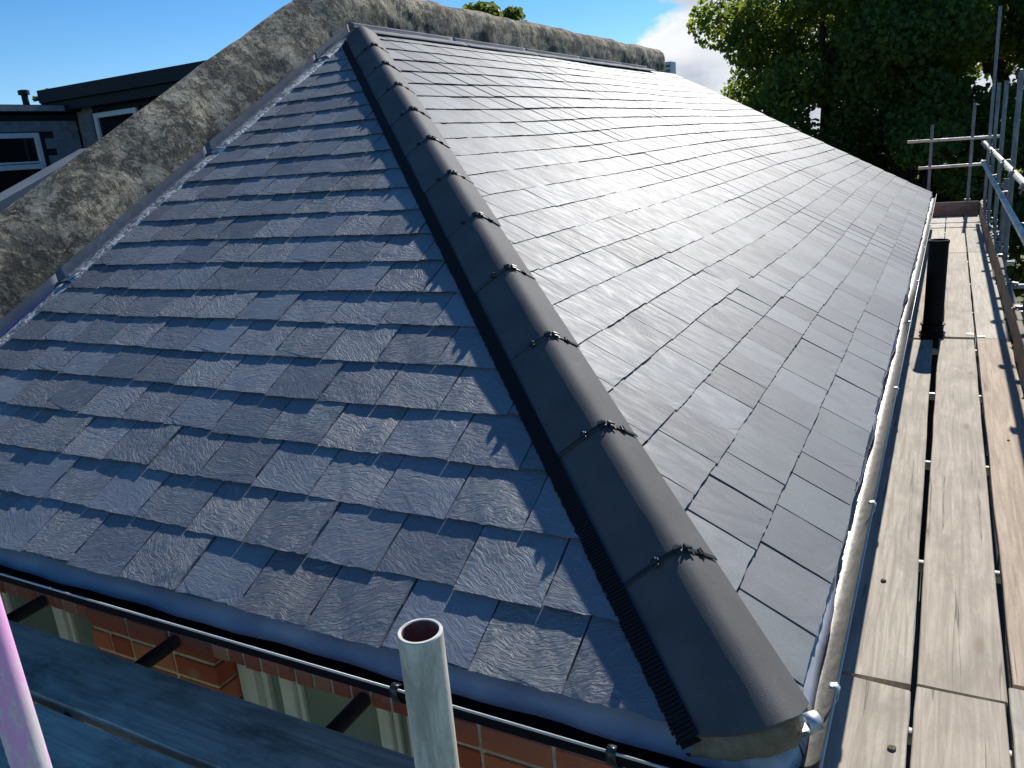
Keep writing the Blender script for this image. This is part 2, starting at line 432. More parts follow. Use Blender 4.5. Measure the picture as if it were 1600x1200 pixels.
class MB:
    def __init__(s): s.v = []; s.f = []
    def add(s, vs, fs):
        b = len(s.v); s.v += [tuple(x) for x in vs]; s.f += [tuple(i + b for i in f) for f in fs]; return s
    def box(s, a, b, M=None):
        (x0, y0, z0), (x1, y1, z1) = a, b
        vs = [Vector(p) for p in ((x0, y0, z0), (x1, y0, z0), (x1, y1, z0), (x0, y1, z0), (x0, y0, z1), (x1, y0, z1), (x1, y1, z1), (x0, y1, z1))]
        if M is not None: vs = [M @ p for p in vs]
        return s.add(vs, [(0, 3, 2, 1), (4, 5, 6, 7), (0, 1, 5, 4), (1, 2, 6, 5), (2, 3, 7, 6), (3, 0, 4, 7)])
    def tube(s, a, b, r, n=14, r2=None, caps=True):
        a = Vector(a); b = Vector(b); r2 = r if r2 is None else r2
        q = (b - a).to_track_quat('Z', 'Y')
        vs = []
        for p, rr in ((a, r), (b, r2)):
            for i in range(n):
                t_ = 2 * math.pi * i / n
                vs.append(p + q @ Vector((math.cos(t_) * rr, math.sin(t_) * rr, 0)))
        fs = [(i, (i + 1) % n, n + (i + 1) % n, n + i) for i in range(n)]
        if caps: fs += [tuple(range(n - 1, -1, -1)), tuple(range(n, 2 * n))]
        return s.add(vs, fs)
    def sweep(s, prof, path):
        """prof: list of (dx,dz)-like 3D offset functions already as vectors per path point"""
        n = len(prof[0])
        vs = [p for row in prof for p in row]
        fs = []
        for j in range(len(prof) - 1):
            for i in range(n - 1):
                a = j * n + i
                fs.append((a, a + 1, a + n + 1, a + n))
        return s.add(vs, fs)
    def mesh(s, name, smooth=False, bevel=None):
        me = bpy.data.meshes.new(name)
        me.from_pydata(s.v, [], s.f); me.update()
        if smooth: me.polygons.foreach_set('use_smooth', [True] * len(me.polygons))
        if bevel:
            bm = bmesh.new(); bm.from_mesh(me)
            bmesh.ops.bevel(bm, geom=bm.edges[:], offset=bevel, segments=1, affect='EDGES')
            bm.to_mesh(me); bm.free()
        return me
    def obj(s, name, mat, parent=None, smooth=False, bevel=None, mw=None):
        return link(name, s.mesh(name, smooth, bevel), mat, parent, mw)
def smooth_angle(o, ang=40):
    me = o.data
    me.polygons.foreach_set('use_smooth', [True] * len(me.polygons))
    bm = bmesh.new(); bm.from_mesh(me)
    for e in bm.edges:
        if len(e.link_faces) == 2 and e.calc_face_angle(0) > math.radians(ang): e.smooth = False
    bm.to_mesh(me); bm.free()
    return o
def frame(origin, U, V, N):
    return Matrix(((U[0], V[0], N[0], origin[0]), (U[1], V[1], N[1], origin[1]), (U[2], V[2], N[2], origin[2]), (0, 0, 0, 1)))
def project(P):
    d = Vector(P) - Vector(CAM)
    z = d.dot(f_)
    if z < 0.05: return None
    return (800 + FPX * d.dot(r_) / z, 600 - FPX * d.dot(u_) / z, z)

# ------------------------------------------------------------------ dimensions
W, V, H = 3.8043, 4.0076, 2.1117        # run to the party wall, run of the hipped end, rise
L, LT = 13.07, 12.38                    # far verge at eaves and at top
SL = math.hypot(V, H); SR = math.hypot(W, H)
UL, VL, NL = Vector((1, 0, 0)), Vector((0, V, H)) / SL, Vector((0, -H, V)) / SL
UR, VR, NR = Vector((0, 1, 0)), Vector((-W, 0, H)) / SR, Vector((H, 0, W)) / SR
GR = -5.6
WALL_Y = 0.16                           # brick face under the eaves
WALL_X = -0.13

# ------------------------------------------------------------------ ground
g = MB().add([(-400, -200, GR), (300, -200, GR), (300, 700, GR), (-400, 700, GR)], [(0, 1, 2, 3)]).obj('ground', M_LAWN)
tag(g, kind='structure', label='lawn and gardens far below the scaffold')

# ------------------------------------------------------------------ house
house = empty('house', (-W / 2, 5, GR), 'brick house with new dark slate hipped roof under repair', 'house')
wl = MB()
wl.box((-W - 0.3, WALL_Y + 0.005, GR), (-2.496 - 1.2, WALL_Y + 0.22, -0.06))
wl.box((-2.484, WALL_Y + 0.005, GR), (-1.849, WALL_Y + 0.22, -0.06))
wl.box((-1.033, WALL_Y + 0.005, GR), (WALL_X - 0.014, WALL_Y + 0.22, -0.06))
wl.box((-2.496 - 1.2, WALL_Y + 0.005, -0.3645), (-2.4845, WALL_Y + 0.22, -0.06))
wl.box((-1.8485, WALL_Y + 0.005, -0.3645), (-1.033, WALL_Y + 0.22, -0.06))
wl.box((-2.496 - 1.2, WALL_Y + 0.005, GR), (-2.4845, WALL_Y + 0.22, -1.75))
wl.box((-1.8485, WALL_Y + 0.005, GR), (-1.033, WALL_Y + 0.22, -1.75))
wall = wl.obj('wall', M_MORTAR, house)
sw = MB().box((WALL_X - 0.22, WALL_Y + 0.223, GR), (WALL_X, L - 0.15, -0.06)).obj('side_wall', M_BRICKWORK, house)
fc = MB().box((-W - 0.3, WALL_Y - 0.022, -0.235), (WALL_X + 0.02, WALL_Y + 0.008, -0.03)).box((WALL_X + 0.003, WALL_Y + 0.01, -0.235), (WALL_X + 0.022, L - 0.1, -0.03)).obj('fascia', M_FASCIA, house)

# bricks of the visible strip of wall
bmeshes = {}
def brick(x0, x1, z0, z1, proud=0.0, y0=None, y1=None):
    w, h = round(x1 - x0, 3), round(z1 - z0, 3)
    key = (w, h)
    if key not in bmeshes:
        bmeshes[key] = MB().box((0, 0, 0), (w, 0.1, h)).mesh('brick', bevel=0.003)
        bmeshes[key].materials.append(M_BRICK)
    o = link('brick', bmeshes[key], None, wall, Matrix.Translation((x0, WALL_Y - proud, z0)))
    return o
J = 0.013; PH = 0.0885
def solid(xa, xb):
    for row in range(12):
        z1 = -0.400 - 0.0885 * (row - 2) - J / 2; z0 = z1 - PH + J
        if z0 > -0.24 or z0 < -1.2: continue
        off = 0.0 if row % 2 else 0.1125
        x = xa - off; k = row
        while x < xb - 0.02:
            wd = 0.2135 if (k + row) % 5 else 0.102
            a, b = max(x, xa), min(x + wd, xb)
            if b - a > 0.03: brick(a, b, z0, z1, random.uniform(-0.001, 0.003))
            x += wd + J; k += 1
solid(-W - 0.2, -3.70); solid(-2.496, -1.838); solid(-1.027, WALL_X - 0.02)
for xa, xb in ((-3.70, -2.492), (-1.841, -1.029)):
    n = int(round((xb - xa) / 0.0745)); p = (xb - xa) / n
    for i in range(n):
        brick(round(xa + i * p + 0.005, 4), round(xa + i * p + 0.005 + round(p - 0.010, 3), 4), -0.3665 + 0.012 * math.sin(i * 2.1) * 0.2, -0.160, random.uniform(-0.001, 0.003))

def sash(x0, x1, z0, z1, y, label, mull):
    w = MB()
    w.box((x0, y, z0), (x0 + 0.075, y + 0.09, z1)).box((x1 - 0.075, y, z0), (x1, y + 0.09, z1))
    w.box((x0 + 0.075, y, z1 - 0.05), (x1 - 0.075, y + 0.09, z1)).box((x0 + 0.075, y, z0), (x1 - 0.075, y + 0.09, z0 + 0.07))
    win = w.obj('window', M_FRAME, house, bevel=0.004)
    win['label'] = label
    s = MB()
    for a, b in mull: s.box((a, y + 0.018, z0 + 0.072), (b, y + 0.08, z1 - 0.052))
    s.obj('mullion', M_FRAME, win, bevel=0.004)
    s = MB()
    for a, b in mull:
        for e in (a - 0.022, b + 0.002): s.box((e, y + 0.035, z0 + 0.074), (e + 0.020, y + 0.075, z1 - 0.054))
    for e in (x0 + 0.077, x1 - 0.102): s.box((e, y + 0.030, z0 + 0.074), (e + 0.025, y + 0.075, z1 - 0.054))
    s.box((x0 + 0.104, y + 0.036, z1 - 0.095), (x1 - 0.104, y + 0.074, z1 - 0.056))
    s.obj('sash_frame', M_FRAME, win, bevel=0.003)
    MB().box((x0 + 0.076, y + 0.05, z0 + 0.071), (x1 - 0.076, y + 0.056, z1 - 0.051)).obj('pane', M_GLASS, win)
sash(-3.69, -2.50, -1.74, -0.37, WALL_Y + 0.075, 'white painted window below the gutter at the left', ((-3.35, -3.29), (-2.90, -2.84)))
sash(-1.83, -1.04, -1.74, -0.37, WALL_Y + 0.075, 'white painted window below the gutter behind the grey tube', ((-1.655, -1.60), (-1.24, -1.20)))

# roof decks
def deck(name, corners, N, th=0.03):
    b = MB(); n = len(corners)
    top = [Vector(c) - N * 0.012 for c in corners]; bot = [c - N * th for c in top]
    b.add(top + bot, [tuple(range(n)), tuple(range(2 * n - 1, n - 1, -1))] + [(i, n + i, n + (i + 1) % n, (i + 1) % n) for i in range(n)])
    return b.obj(name, M_DECK, house)
end_slope = deck('end_roof_slope', [(-W - 0.15, 0.03, 0.016), (-0.03, 0.03, 0.016), (-W, V, H), (-W - 0.15, V, H)], NL)
main_slope = deck('main_roof_slope', [(-0.03, 0.03, 0.016), (-0.03, L - 0.02, 0.016), (-W - 0.1, LT - 0.02, H + 0.05), (-W - 0.1, V, H + 0.05), (-W, V, H)], NR)

# slates -------------------------------------------------------
GA, SW_, SLN = 0.201, 0.25, 0.46
def undul(kind, u, v):
    if kind == 'R':
        return 0.006 * math.sin(u * 0.9 + 0.5 * v) + 0.003 * math.sin(u * 2.1 + 1.3 * v) + 0.008 * math.sin(v * 1.5 + 0.3 * u)
    return 0.005 * math.sin(u * 1.7 + v)
def dv_(kind, u, row):
    if kind == 'R':
        return 0.014 * math.sin(u * 0.75 + row * 0.25) + 0.005 * math.sin(u * 1.9 + row * 0.6 + 1)
    return 0.006 * math.sin(u * 2.3 + row * 0.8)
def slate_geo(poly, rgh, th, seed):
    """poly: ccw outline in (u,v) with v=0 the tail. Returns verts, faces; tail edge dressed and ragged"""
    rd = random.Random(seed)
    top = []; isT = []
    n = len(poly)
    for i in range(n):
        a, b = poly[i], poly[(i + 1) % n]
        tail = abs(a[1]) < 1e-6 and abs(b[1]) < 1e-6
        top.append(a); isT.append(abs(a[1]) < 1e-6)
        if tail:
            k = max(1, int(abs(b[0] - a[0]) / 0.022))
            for j in range(1, k):
                s_ = j / k
                top.append((a[0] + (b[0] - a[0]) * s_, 0.0)); isT.append(True)
        elif abs(a[0] - b[0]) < 1e-6 and abs(a[1] - b[1]) > 0.1:
            sg = 1 if b[1] > a[1] else -1          # ragged long edge, cut inwards only
            for v_ in ((0.04, 0.085, 0.13, 0.18, 0.24) if sg > 0 else (0.24, 0.18, 0.13, 0.085, 0.04)):
                if min(a[1], b[1]) < v_ < max(a[1], b[1]):
                    top.append((a[0] - sg * rd.uniform(0, 1) ** 1.5 * (0.0028 if rgh > 0.005 else 0.0022), v_)); isT.append(False)
    tv, bv = [], []
    for (u, v), T in zip(top, isT):
        lift = (0.0225 if rgh > 0.005 else 0.0165) * (1 - v / 0.5)
        if T:
            e = rd.uniform(0, 1) ** 1.5 * rgh
            tv.append((u + rd.uniform(-1, 1) * rgh * 0.2, e * 0.9, lift + th - rd.uniform(0, 1) ** 2 * rgh * 0.35))
            bv.append((u + rd.uniform(-1, 1) * rgh * 0.3, 0.003 + e * 1.1 + rgh * 1.7, lift + th * 0.1))
        else:
            tv.append((u, v, lift + th)); bv.append((u, v, lift))
    m = len(top)
    vs = tv + bv
    fs = [tuple(range(m))] + [((i + 1) % m, i, m + i, m + (i + 1) % m) for i in range(m)]
    return vs, fs
def clip(poly, a, b, c):
    """keep a*u+b*v+c >= 0"""
    out = []
    n = len(poly)
    for i in range(n):
        p, q = poly[i], poly[(i + 1) % n]
        dp_, dq = a * p[0] + b * p[1] + c, a * q[0] + b * q[1] + c
        if dp_ >= 0: out.append(p)
        if (dp_ >= 0) != (dq >= 0):
            t_ = dp_ / (dp_ - dq)
            out.append((p[0] + (q[0] - p[0]) * t_, p[1] + (q[1] - p[1]) * t_))
    return out
RECT = lambda w, l: [(0, 0), (w, 0), (w, l), (0, l)]
variants = {}
for kind, rgh, th, mat in (('L', 0.0065, 0.0105, M_SLATE_R), ('R', 0.0035, 0.0078, M_SLATE_S)):
    variants[kind] = []
    for k in range(9):
        b = MB().add(*slate_geo(RECT(SW_ - 0.0034, SLN), rgh, th + 0.0012 * math.sin(k * 2.2), 100 + k))
        me = b.mesh('slate'); me.materials.append(mat); variants[kind].append(me)
cand = []
def place(kind, u0, w, v0, slen, row):
    O, U, Vd, N = (Vector((0, 0, 0)), UL, VL, NL) if kind == 'L' else (Vector((0, 0, 0)), UR, VR, NR)
    v0 = v0 + dv_(kind, u0, row) * min(1, row / 2) + random.uniform(-0.003, 0.003) * (2 if kind == 'L' else 1)
    rect = RECT(w - 0.0034, slen)
    if kind == 'L':
        S_ = SL
        # hip: u <= -W v/S - off ; party wall: u >= -W+off
        p = clip(rect, -1.0, -W / S_, -(u0 + W / S_ * v0) - 0.012)
        q = clip(p, 1.0, 0.0, u0 + W + 0.02) if p else p
    else:
        S_ = SR
        p = clip(rect, 1.0, -V / S_, u0 - V / S_ * v0 - 0.012)
        q = clip(p, -1.0, (LT - L) / S_, L + (LT - L) / S_ * v0 - u0) if p else p
    if not q or len(q) < 3: return
    q = clip(q, 0, -1, S_ + 0.06 - v0)
    if not q or len(q) < 3: return
    full = len(q) == 4 and abs(q[0][0]) < 1e-6 and abs(q[2][0] - (w - 0.0034)) < 1e-6 and max(a[1] for a in q) > slen - 1e-6
    tail = [a for a in q if abs(a[1]) < 1e-6]
    tw = (max(a[0] for a in tail) - min(a[0] for a in tail)) if len(tail) > 1 else 0
    if not full and tw < 0.11 and random.random() < (0.75 if tw > 0.03 else 1.0): return
    area = 0
    for i in range(len(q)):
        a, b = q[i], q[(i + 1) % len(q)]; area += a[0] * b[1] - a[1] * b[0]
    if abs(area) < 0.0008: return
    org = O + U * u0 + Vd * v0 + N * (undul(kind, u0, v0))
    # tiny individual twist
    rx, ry = random.gauss(0, 0.0035), random.gauss(0, 0.006 if kind == 'L' else 0.004)
    if random.random() < 0.06: rx += 0.006
    M = frame(org, U, Vd, N) @ Matrix.Rotation(rx, 4, 'X') @ Matrix.Rotation(ry, 4, 'Y')
    lift = abs(ry) * w * 0.5 + 0.001 * random.random()
    M = M @ Matrix.Translation((0, 0, lift - (0.0135 if row < 0 else 0)))
    c = project(org + U * w / 2 + Vd * 0.1)
    c2 = project(org + U * w); c3 = project(org + Vd * GA); c1 = project(org)
    if c is None or c1 is None or c2 is None or c3 is None: vis = 0
    else:
        vis = abs((c2[0] - c1[0]) * (c3[1] - c1[1]) - (c2[1] - c1[1]) * (c3[0] - c1[0]))
        if not (-60 < c[0] < 1660 and -60 < c[1] < 1260): vis *= 0.001
    cand.append((vis, kind, M, w, full, q))
for kind in ('L', 'R'):
    S_ = SL if kind == 'L' else SR
    u_end0, u_end1 = (-W, 0.0) if kind == 'L' else (0.0, L)
    nrow = int((S_ + 0.02) / GA) + 1
    for row in range(-1, nrow):
        v0 = (-0.011 if row < 0 else row * GA - 0.018)
        sl = 0.25 if row < 0 else SLN
        if kind == 'L':
            u = u_end0 - 0.125 - 0.125 * (row % 2) + random.uniform(-0.004, 0.004)
            while u < -W * v0 / S_ + 0.1:
                w = SW_ + random.choice((0, 0, 0, 0.004, -0.006))
                place(kind, u, w, v0, sl, row); u += w
        else:
            u = -0.05 - 0.125 * (row % 2)
            while u < L:
                w = random.choice((0.25, 0.25, 0.262, 0.238, 0.28, 0.215, 0.19))
                if u + w > V * v0 / S_: place(kind, u, w, v0, sl, row)
                u += w
cand.sort(key=lambda c: -c[0])
far_b = {'L': MB(), 'R': MB()}
for i, (vis, kind, M, w, full, q) in enumerate(cand):
    par = end_slope if kind == 'L' else main_slope
    if i < 300:
        if full:
            me = random.choice(variants[kind])
            o = link('slate', me, None, par, M @ Matrix.Diagonal((w / SW_, 1, 1, 1)))
        else:
            b = MB().add(*slate_geo(q, 0.0065 if kind == 'L' else 0.0035, 0.0105 if kind == 'L' else 0.0078, i))
            o = link('slate', b.mesh('slate'), M_SLATE_R if kind == 'L' else M_SLATE_S, par, M)
    else:
        vs, fs = slate_geo(q, 0.0065 if kind == 'L' else 0.003, 0.0105 if kind == 'L' else 0.0078, i)
        far_b[kind].add([M @ Vector(p) for p in vs], fs)
for kind, par, mt in (('L', end_slope, M_SLATE_R), ('R', main_slope, M_SLATE_S)):
    if far_b[kind].v:
        # local frame like the single slates, so that streaks run the same way
        F = frame((0, 0, 0), UL, VL, NL) if kind == 'L' else frame((0, 0, 0), UR, VR, NR)
        Fi = F.inverted(); b = MB(); b.v = [tuple(Fi @ Vector(p)) for p in far_b[kind].v]; b.f = far_b[kind].f
        o = b.obj('slates', mt, par, mw=F); tag(o, kind='stuff')
print('slates', len(cand))

# eaves felt trays
def strip(name, rows, mat, parent, smooth=True):
    """rows: list of rows of points"""
    b = MB(); b.sweep(rows, None)
    o = b.obj(name, mat, parent, smooth=smooth)
    return o
rows = []
for i in range(61):
    x = -W - 0.2 + (W + 0.145) * i / 60
    wv = 0.004 * math.sin(x * 9) + 0.003 * math.sin(x * 23)
    rows.append([(x, 0.12, 0.045), (x, 0.02, -0.004 + wv * 0.2), (x, -0.02, -0.024 + wv * 0.5), (x, -0.034 + wv, -0.042), (x, -0.037 + wv, -0.054)])
strip('eaves_felt', rows, M_FELT, house)
rows = []
for i in range(141):
    y = 0.055 + (L - 0.055) * i / 140
    wv = 0.006 * math.sin(y * 4) + 0.004 * math.sin(y * 13)
    k = max(0, 1 - y / 0.9)
    rows.append([(-0.12, y, 0.05), (-0.015, y, -0.002), (0.018 + 0.02 * k + wv * 0.6, y, -0.014 + wv * 0.5), (0.028 + 0.02 * k + wv, y, -0.045), (0.022 + wv, y, -0.07)])
strip('eaves_felt', rows, M_FELT, house)
# corner saddle of felt at the hip foot
rows = []
for i in range(41):
    a = math.radians(-112 + 134 * i / 40)
    k = min(1, max(0, (math.degrees(a) + 90) / 90)); ca, sa = math.cos(a), math.sin(a)
    sq = 1 / max(abs(ca), abs(sa)) ** 0.75
    wv = 0.002 * math.sin(i * 0.7)
    row = []
    for (rl, zl), (rR, zR) in (((0.0, 0.035), (0.0, 0.035)), ((0.041, -0.002), (0.046, 0.0)), ((0.082, -0.022), (0.099, -0.012)), ((0.096, -0.040), (0.109, -0.043)), ((0.099, -0.054), (0.104, -0.062))):
        rr = (rl + (rR - rl) * k) * sq + wv * (rl > 0)
        row.append((-0.06 + ca * rr, 0.06 + sa * rr, zl + (zR - zl) * k + wv))
    rows.append(row)
strip('corner_felt', rows, plain('grey_corner_felt', (0.42, 0.42, 0.43), 0.6, var=0.2, scale=9, bump=0.4, bd=0.006), house)

# gutters: thick half-round troughs
def gutter(name, p0, p1, side, r, mat, lip_mat, brackets, bmat):
    p0 = Vector(p0); p1 = Vector(p1); d = (p1 - p0).normalized(); up = Vector((0, 0, 1)); s_ = Vector(side)
    n = int((p1 - p0).length / 0.25)
    rows = []
    for j in range(n + 1):
        c = p0.lerp(p1, j / n) + up * 0.0012 * math.sin(j * 1.3)
        row = []
        for i in range(17):
            a = math.pi + math.pi * i / 16
            row.append(c + s_ * math.cos(a) * r + up * math.sin(a) * r)
        for i in range(16, -1, -1):
            a = math.pi + math.pi * i / 16
            row.append(c + s_ * math.cos(a) * (r + 0.003) + up * math.sin(a) * (r + 0.003))
        rows.append(row)
    b = MB(); b.sweep(rows, None)
    for row in (rows[0], rows[-1]): b.add(row, [tuple(range(0, 17)), tuple(range(17, 34))])
    o = b.obj(name, mat, house, smooth=True); smooth_angle(o, 50)
    l = MB().tube(p0 + s_ * (r + 0.001) + up * 0.002, p1 + s_ * (r + 0.001) + up * 0.002, 0.0032, 8)
    l.obj('gutter_lip', lip_mat, o, smooth=True)
    for t_ in brackets:
        c = p0 + d * t_
        rows = []
        for dd in (-0.011, 0.011):
            rows.append([c + d * dd + s_ * math.cos(a) * rr + up * (math.sin(a) * rr) for rr, a in
                         [(r + 0.0055, math.pi + math.pi * (i / 12)) for i in range(4, 13)] + [(r + 0.0005, 2 * math.pi + 0.16), (r - 0.014, 2 * math.pi + 0.12)]])
        k = MB(); k.sweep(rows, None)
        br = k.obj('bracket', bmat, o, smooth=True)
        md = br.modifiers.new('solid', 'SOLIDIFY'); md.thickness = 0.003
        kb = MB().box(tuple(c + s_ * (r - 0.006) + up * 0.004 - Vector((0.007, 0.007, 0))), tuple(c + s_ * (r - 0.006) + up * 0.010 + Vector((0.009, 0.009, 0)))).obj('clip', bmat, o, bevel=0.002)
    return o
gl = gutter('gutter', (-W - 0.25, -0.045, -0.03), (0.02, -0.045, -0.030), (0, -1, 0), 0.056, M_GUT_L, M_LIP, (0.25, 1.25, 2.22 + 0.98, 3.75), M_CLIP)
gl['label'] = 'black half round gutter along the shaded eave'
gr_ = gutter('gutter', (0.030, -0.03, -0.03), (0.030, L + 0.05, -0.03), (1, 0, 0), 0.056, M_GUT_R, M_LIP, (0.30, 1.30, 2.6, 4.0, 5.4, 7.2, 9.0, 11), M_GALV)
gr_['label'] = 'dusty silvery half round gutter along the sunlit eave'
for y in (0.035, 4.2, 7.9, 10.6):
    rows = []
    for dd in (-0.03, 0.03):
        rows.append([Vector((0.030 + math.cos(a) * 0.0545, y + dd, -0.03 + math.sin(a) * 0.0545)) for a in [math.pi + math.pi * i / 14 for i in range(15)]])
    k = MB(); k.sweep(rows, None); k.obj('gutter_union', M_BLACK, gr_, smooth=True)

# hip tiles ----------------------------------------------------
HD = Vector((-W, V, H)); HL = HD.length; hd = HD / HL
hs = Vector((V, W, 0)).normalized()
hn = hs.cross(hd).normalized()
if hn.z < 0: hn = -hn
def hipP(s, t_, n): return hd * t_ + hs * s + hn * n
HWD = 0.114
HWL = 0.143
def hip_n(s, c=0.086):
    q_ = s - 0.006
    return c - (0.74 if q_ > 0 else 0.80) * (math.sqrt(q_ * q_ + 0.023 ** 2) - 0.023)
def tend(s):
    return 0.078 - 0.072 * (1 - min(1, abs(s - 0.0) / 0.14) ** 1.7)
pts = [-HWL / HWD + (1 + HWL / HWD) * i / 16 for i in range(17)]
tlen = HL / (W / 0.31)
joints = [0.062] + [-0.022 + 0.31 * HL / W * k for k in range(1, 13)]
for k in range(12):
    a = joints[k] + (0.004 if k else 0); b = joints[k + 1] - 0.004
    if k == 11: b = HL - 0.05
    rows = []
    NS = 6
    for j in range(NS + 1):
        t_ = a + (b - a) * j / NS
        drop = 0.006 * (j / NS)
        js = 0.0022 * math.sin(k * 2.7); jn = 0.0012 * math.sin(k * 4.1)
        tt = lambda s: t_ if k else tend(s * HWD) + (b - tend(s * HWD)) * j / NS
        row = [hipP(s * HWD + js, tt(s), hip_n(s * HWD) + jn - drop + random.uniform(-0.0004, 0.0004)) for s in pts]
        row += [hipP(s * (HWD - 0.006), tt(s), hip_n(s * HWD) - drop - 0.012) for s in reversed(pts)]
        row.append(row[0])
        rows.append(row)
    m = MB(); m.sweep(rows, None)
    for row, rev in ((rows[0], 0), (rows[-1], 1)):
        n = len(pts)
        fs = [(i, i + 1, 2 * n - 2 - i, 2 * n - 1 - i) for i in range(n - 1)]
        m.add(row[:2 * n], fs)
    o = m.obj('hip_tile', M_HIP, house); smooth_angle(o, 55)
    if k == 0: o['label'] = 'lowest hip tile with mortar bedding at its foot'
    # black union and clips at the upper end
    if k < 11:
        jt = joints[k + 1]
        rows = []
        for dd, up_ in ((-0.007, 0.0), (-0.0055, 0.003), (0.0055, 0.003), (0.007, 0.0)):
            rows.append([hipP(s * (HWD + 0.002), jt + dd, hip_n(s * HWD) - 0.005 + up_ + 0.0015) for s in pts])
        u = MB(); u.sweep(rows, None)
        un = u.obj('union_strip', M_CLIP, o)
        for s in (-0.052, 0.0, 0.026, 0.068):
            n0 = hip_n(s)
            q_ = MB()
            sl_ = -(hip_n(s + 0.004) - hip_n(s - 0.004)) / 0.008
            X = (hs - hn * sl_).normalized(); Z = X.cross(hd); Z = Z if Z.dot(hn) > 0 else -Z
            F = frame(hipP(s, jt, n0), X, hd, Z)
            wdt = random.uniform(0.8, 1.2)
            if abs(s) < 0.06:
                q_.box((-0.007 * wdt, -0.014, -0.002), (0.007 * wdt, 0.012, 0.006), F).box((-0.011, -0.004, 0.0), (0.012, 0.004, 0.009), F)
                if s > 0: q_.box((0.006, -0.022, -0.001), (0.012, -0.004, 0.004), F)
            else:
                q_.box((-0.010, -0.010, -0.002), (0.010, 0.008, 0.004), F).box((-0.002, -0.014, -0.002), (0.004, 0.012, 0.006), F)
            q_.obj('clip', M_CLIP, un, bevel=0.001)
# brush strips
for sgn in (-1, 1):
    b = MB(); n_ = int(HL / 0.0105)
    for i in range(n_):
        t_ = (0.07 if sgn < 0 else 0.035) + i * 0.0105
        if t_ > HL - 0.1: break
        hw = HWL if sgn < 0 else HWD
        s0 = sgn * (hw - 0.014); s1 = sgn * (hw + (0.026 if sgn < 0 else 0.006) + random.uniform(-0.002, 0.002))
        up2 = 0.013 if sgn < 0 else 0.008
        fall = 0.376
        A = [hipP(s0, t_, -abs(s0) * fall + 0.036 + up2), hipP(s1, t_ - 0.002 * sgn, -abs(s1) * fall + 0.027 + up2)]
        B = [p + hd * 0.0072 for p in A]
        vs = A + [B[1], B[0]]; vs += [p - hn * 0.006 for p in vs]
        b.add(vs, [(0, 1, 2, 3), (7, 6, 5, 4), (0, 4, 5, 1), (1, 5, 6, 2), (2, 6, 7, 3)])
    o = b.obj('brush_strip', M_BRUSH, house); tag(o, kind='stuff')
    rows = [[hipP(sgn * s, t_, -s * 0.376 + (0.034 if sgn < 0 else 0.024)) for s in (0.05, (HWL if sgn < 0 else HWD) - 0.002, HWL + 0.022 if sgn < 0 else HWD + 0.001)] for t_ in (0.06, HL - 0.1)]
    u = MB(); u.sweep(rows, None); u.obj('hip_membrane', M_BRUSH, house)

# mortar bedding at the hip foot
rows = []
rr = random.Random(5)
def top_cap(s): return hip_n(s) - 0.062 + 0.03 * abs(s) / 0.14
for i in range(25):
    s = -HWL - 0.004 + (HWL + HWD + 0.008) * i / 24
    t0 = tend(s) + 0.004
    e = rr.uniform(-1, 1) * 0.005
    top = hip_n(s) - 0.006
    bot = max(-abs(s) * 0.376 + 0.012, top_cap(s))
    hgt = top - bot
    rows.append([hipP(s, t0 + 0.03, top - 0.008), hipP(s, t0 - 0.004, top - 0.003 + e * 0.3), hipP(s + e, t0 - 0.018 + e, top - hgt * 0.3 + e * 0.5),
                 hipP(s, t0 - 0.026 - e, top - hgt * 0.65), hipP(s - e, t0 - 0.036 + e * 1.5, bot - 0.006), hipP(s, t0 - 0.012, bot - 0.03), hipP(s, t0 + 0.03, bot - 0.04)])
mb = MB(); mb.sweep(rows, None)
o = mb.obj('mortar_bedding', M_BED, house, smooth=True)
md = o.modifiers.new('sub', 'SUBSURF'); md.levels = md.render_levels = 2
# hip iron: bent strap with a curled end, rising beyond the tile
b = MB(); rows = []
path = []
for i in range(15):
    a = math.radians(-60 + i * 21)
    path.append((0.016 - math.cos(a) * 0.0 - 0.020 * math.sin(a), 0.030 + 0.019 * -math.cos(a)))
path = [(0.05, -0.045), (0.0, -0.045), (-0.006, -0.03)] + [(-0.004 + 0.021 * math.cos(math.radians(a)), 0.0 + 0.021 * math.sin(math.radians(a))) for a in range(-170, -420, -22)]
for (pt, pn) in path:
    rows.append([hipP(s, tend(0.06) - 0.026 + pt, hip_n(0.06) + 0.016 + pn) for s in (0.046, 0.074)])
b.sweep(rows, None); hi = b.obj('hip_iron', M_GALV, house, smooth=True)
md = hi.modifiers.new('solid', 'SOLIDIFY'); md.thickness = 0.0035

# ------------------------------------------------------------------ party parapet
par = empty('parapet_wall', (-W - 0.3, 6, H), 'mottled cement rendered parapet rising beside the slates and along the top', 'parapet')
OX = -W - 0.12
prof = [(0.0, -0.30), (0.0, 0.10), (-0.02, 0.165), (-0.07, 0.245), (-0.13, 0.32), (-0.20, 0.385), (-0.27, 0.43), (-0.34, 0.41), (-0.38, 0.33), (-0.40, 0.2), (-0.40, -3.2)]
profB = [(0.0, -0.30), (0.0, 0.10), (0.0, 0.20), (-0.006, 0.29), (-0.030, 0.365), (-0.085, 0.415), (-0.18, 0.435)] + prof[7:]
def sub(prof):
    out = []
    for i in range(len(prof) - 1):
        a, b = prof[i], prof[i + 1]
        k = (1, 4, 4, 4, 4, 4, 4, 2, 3, 3, 4)[i] if i < 11 else 2
        for j in range(k): out.append((a[0] + (b[0] - a[0]) * j / k, a[1] + (b[1] - a[1]) * j / k))
    out.append(prof[-1])
    return out
prof2 = []
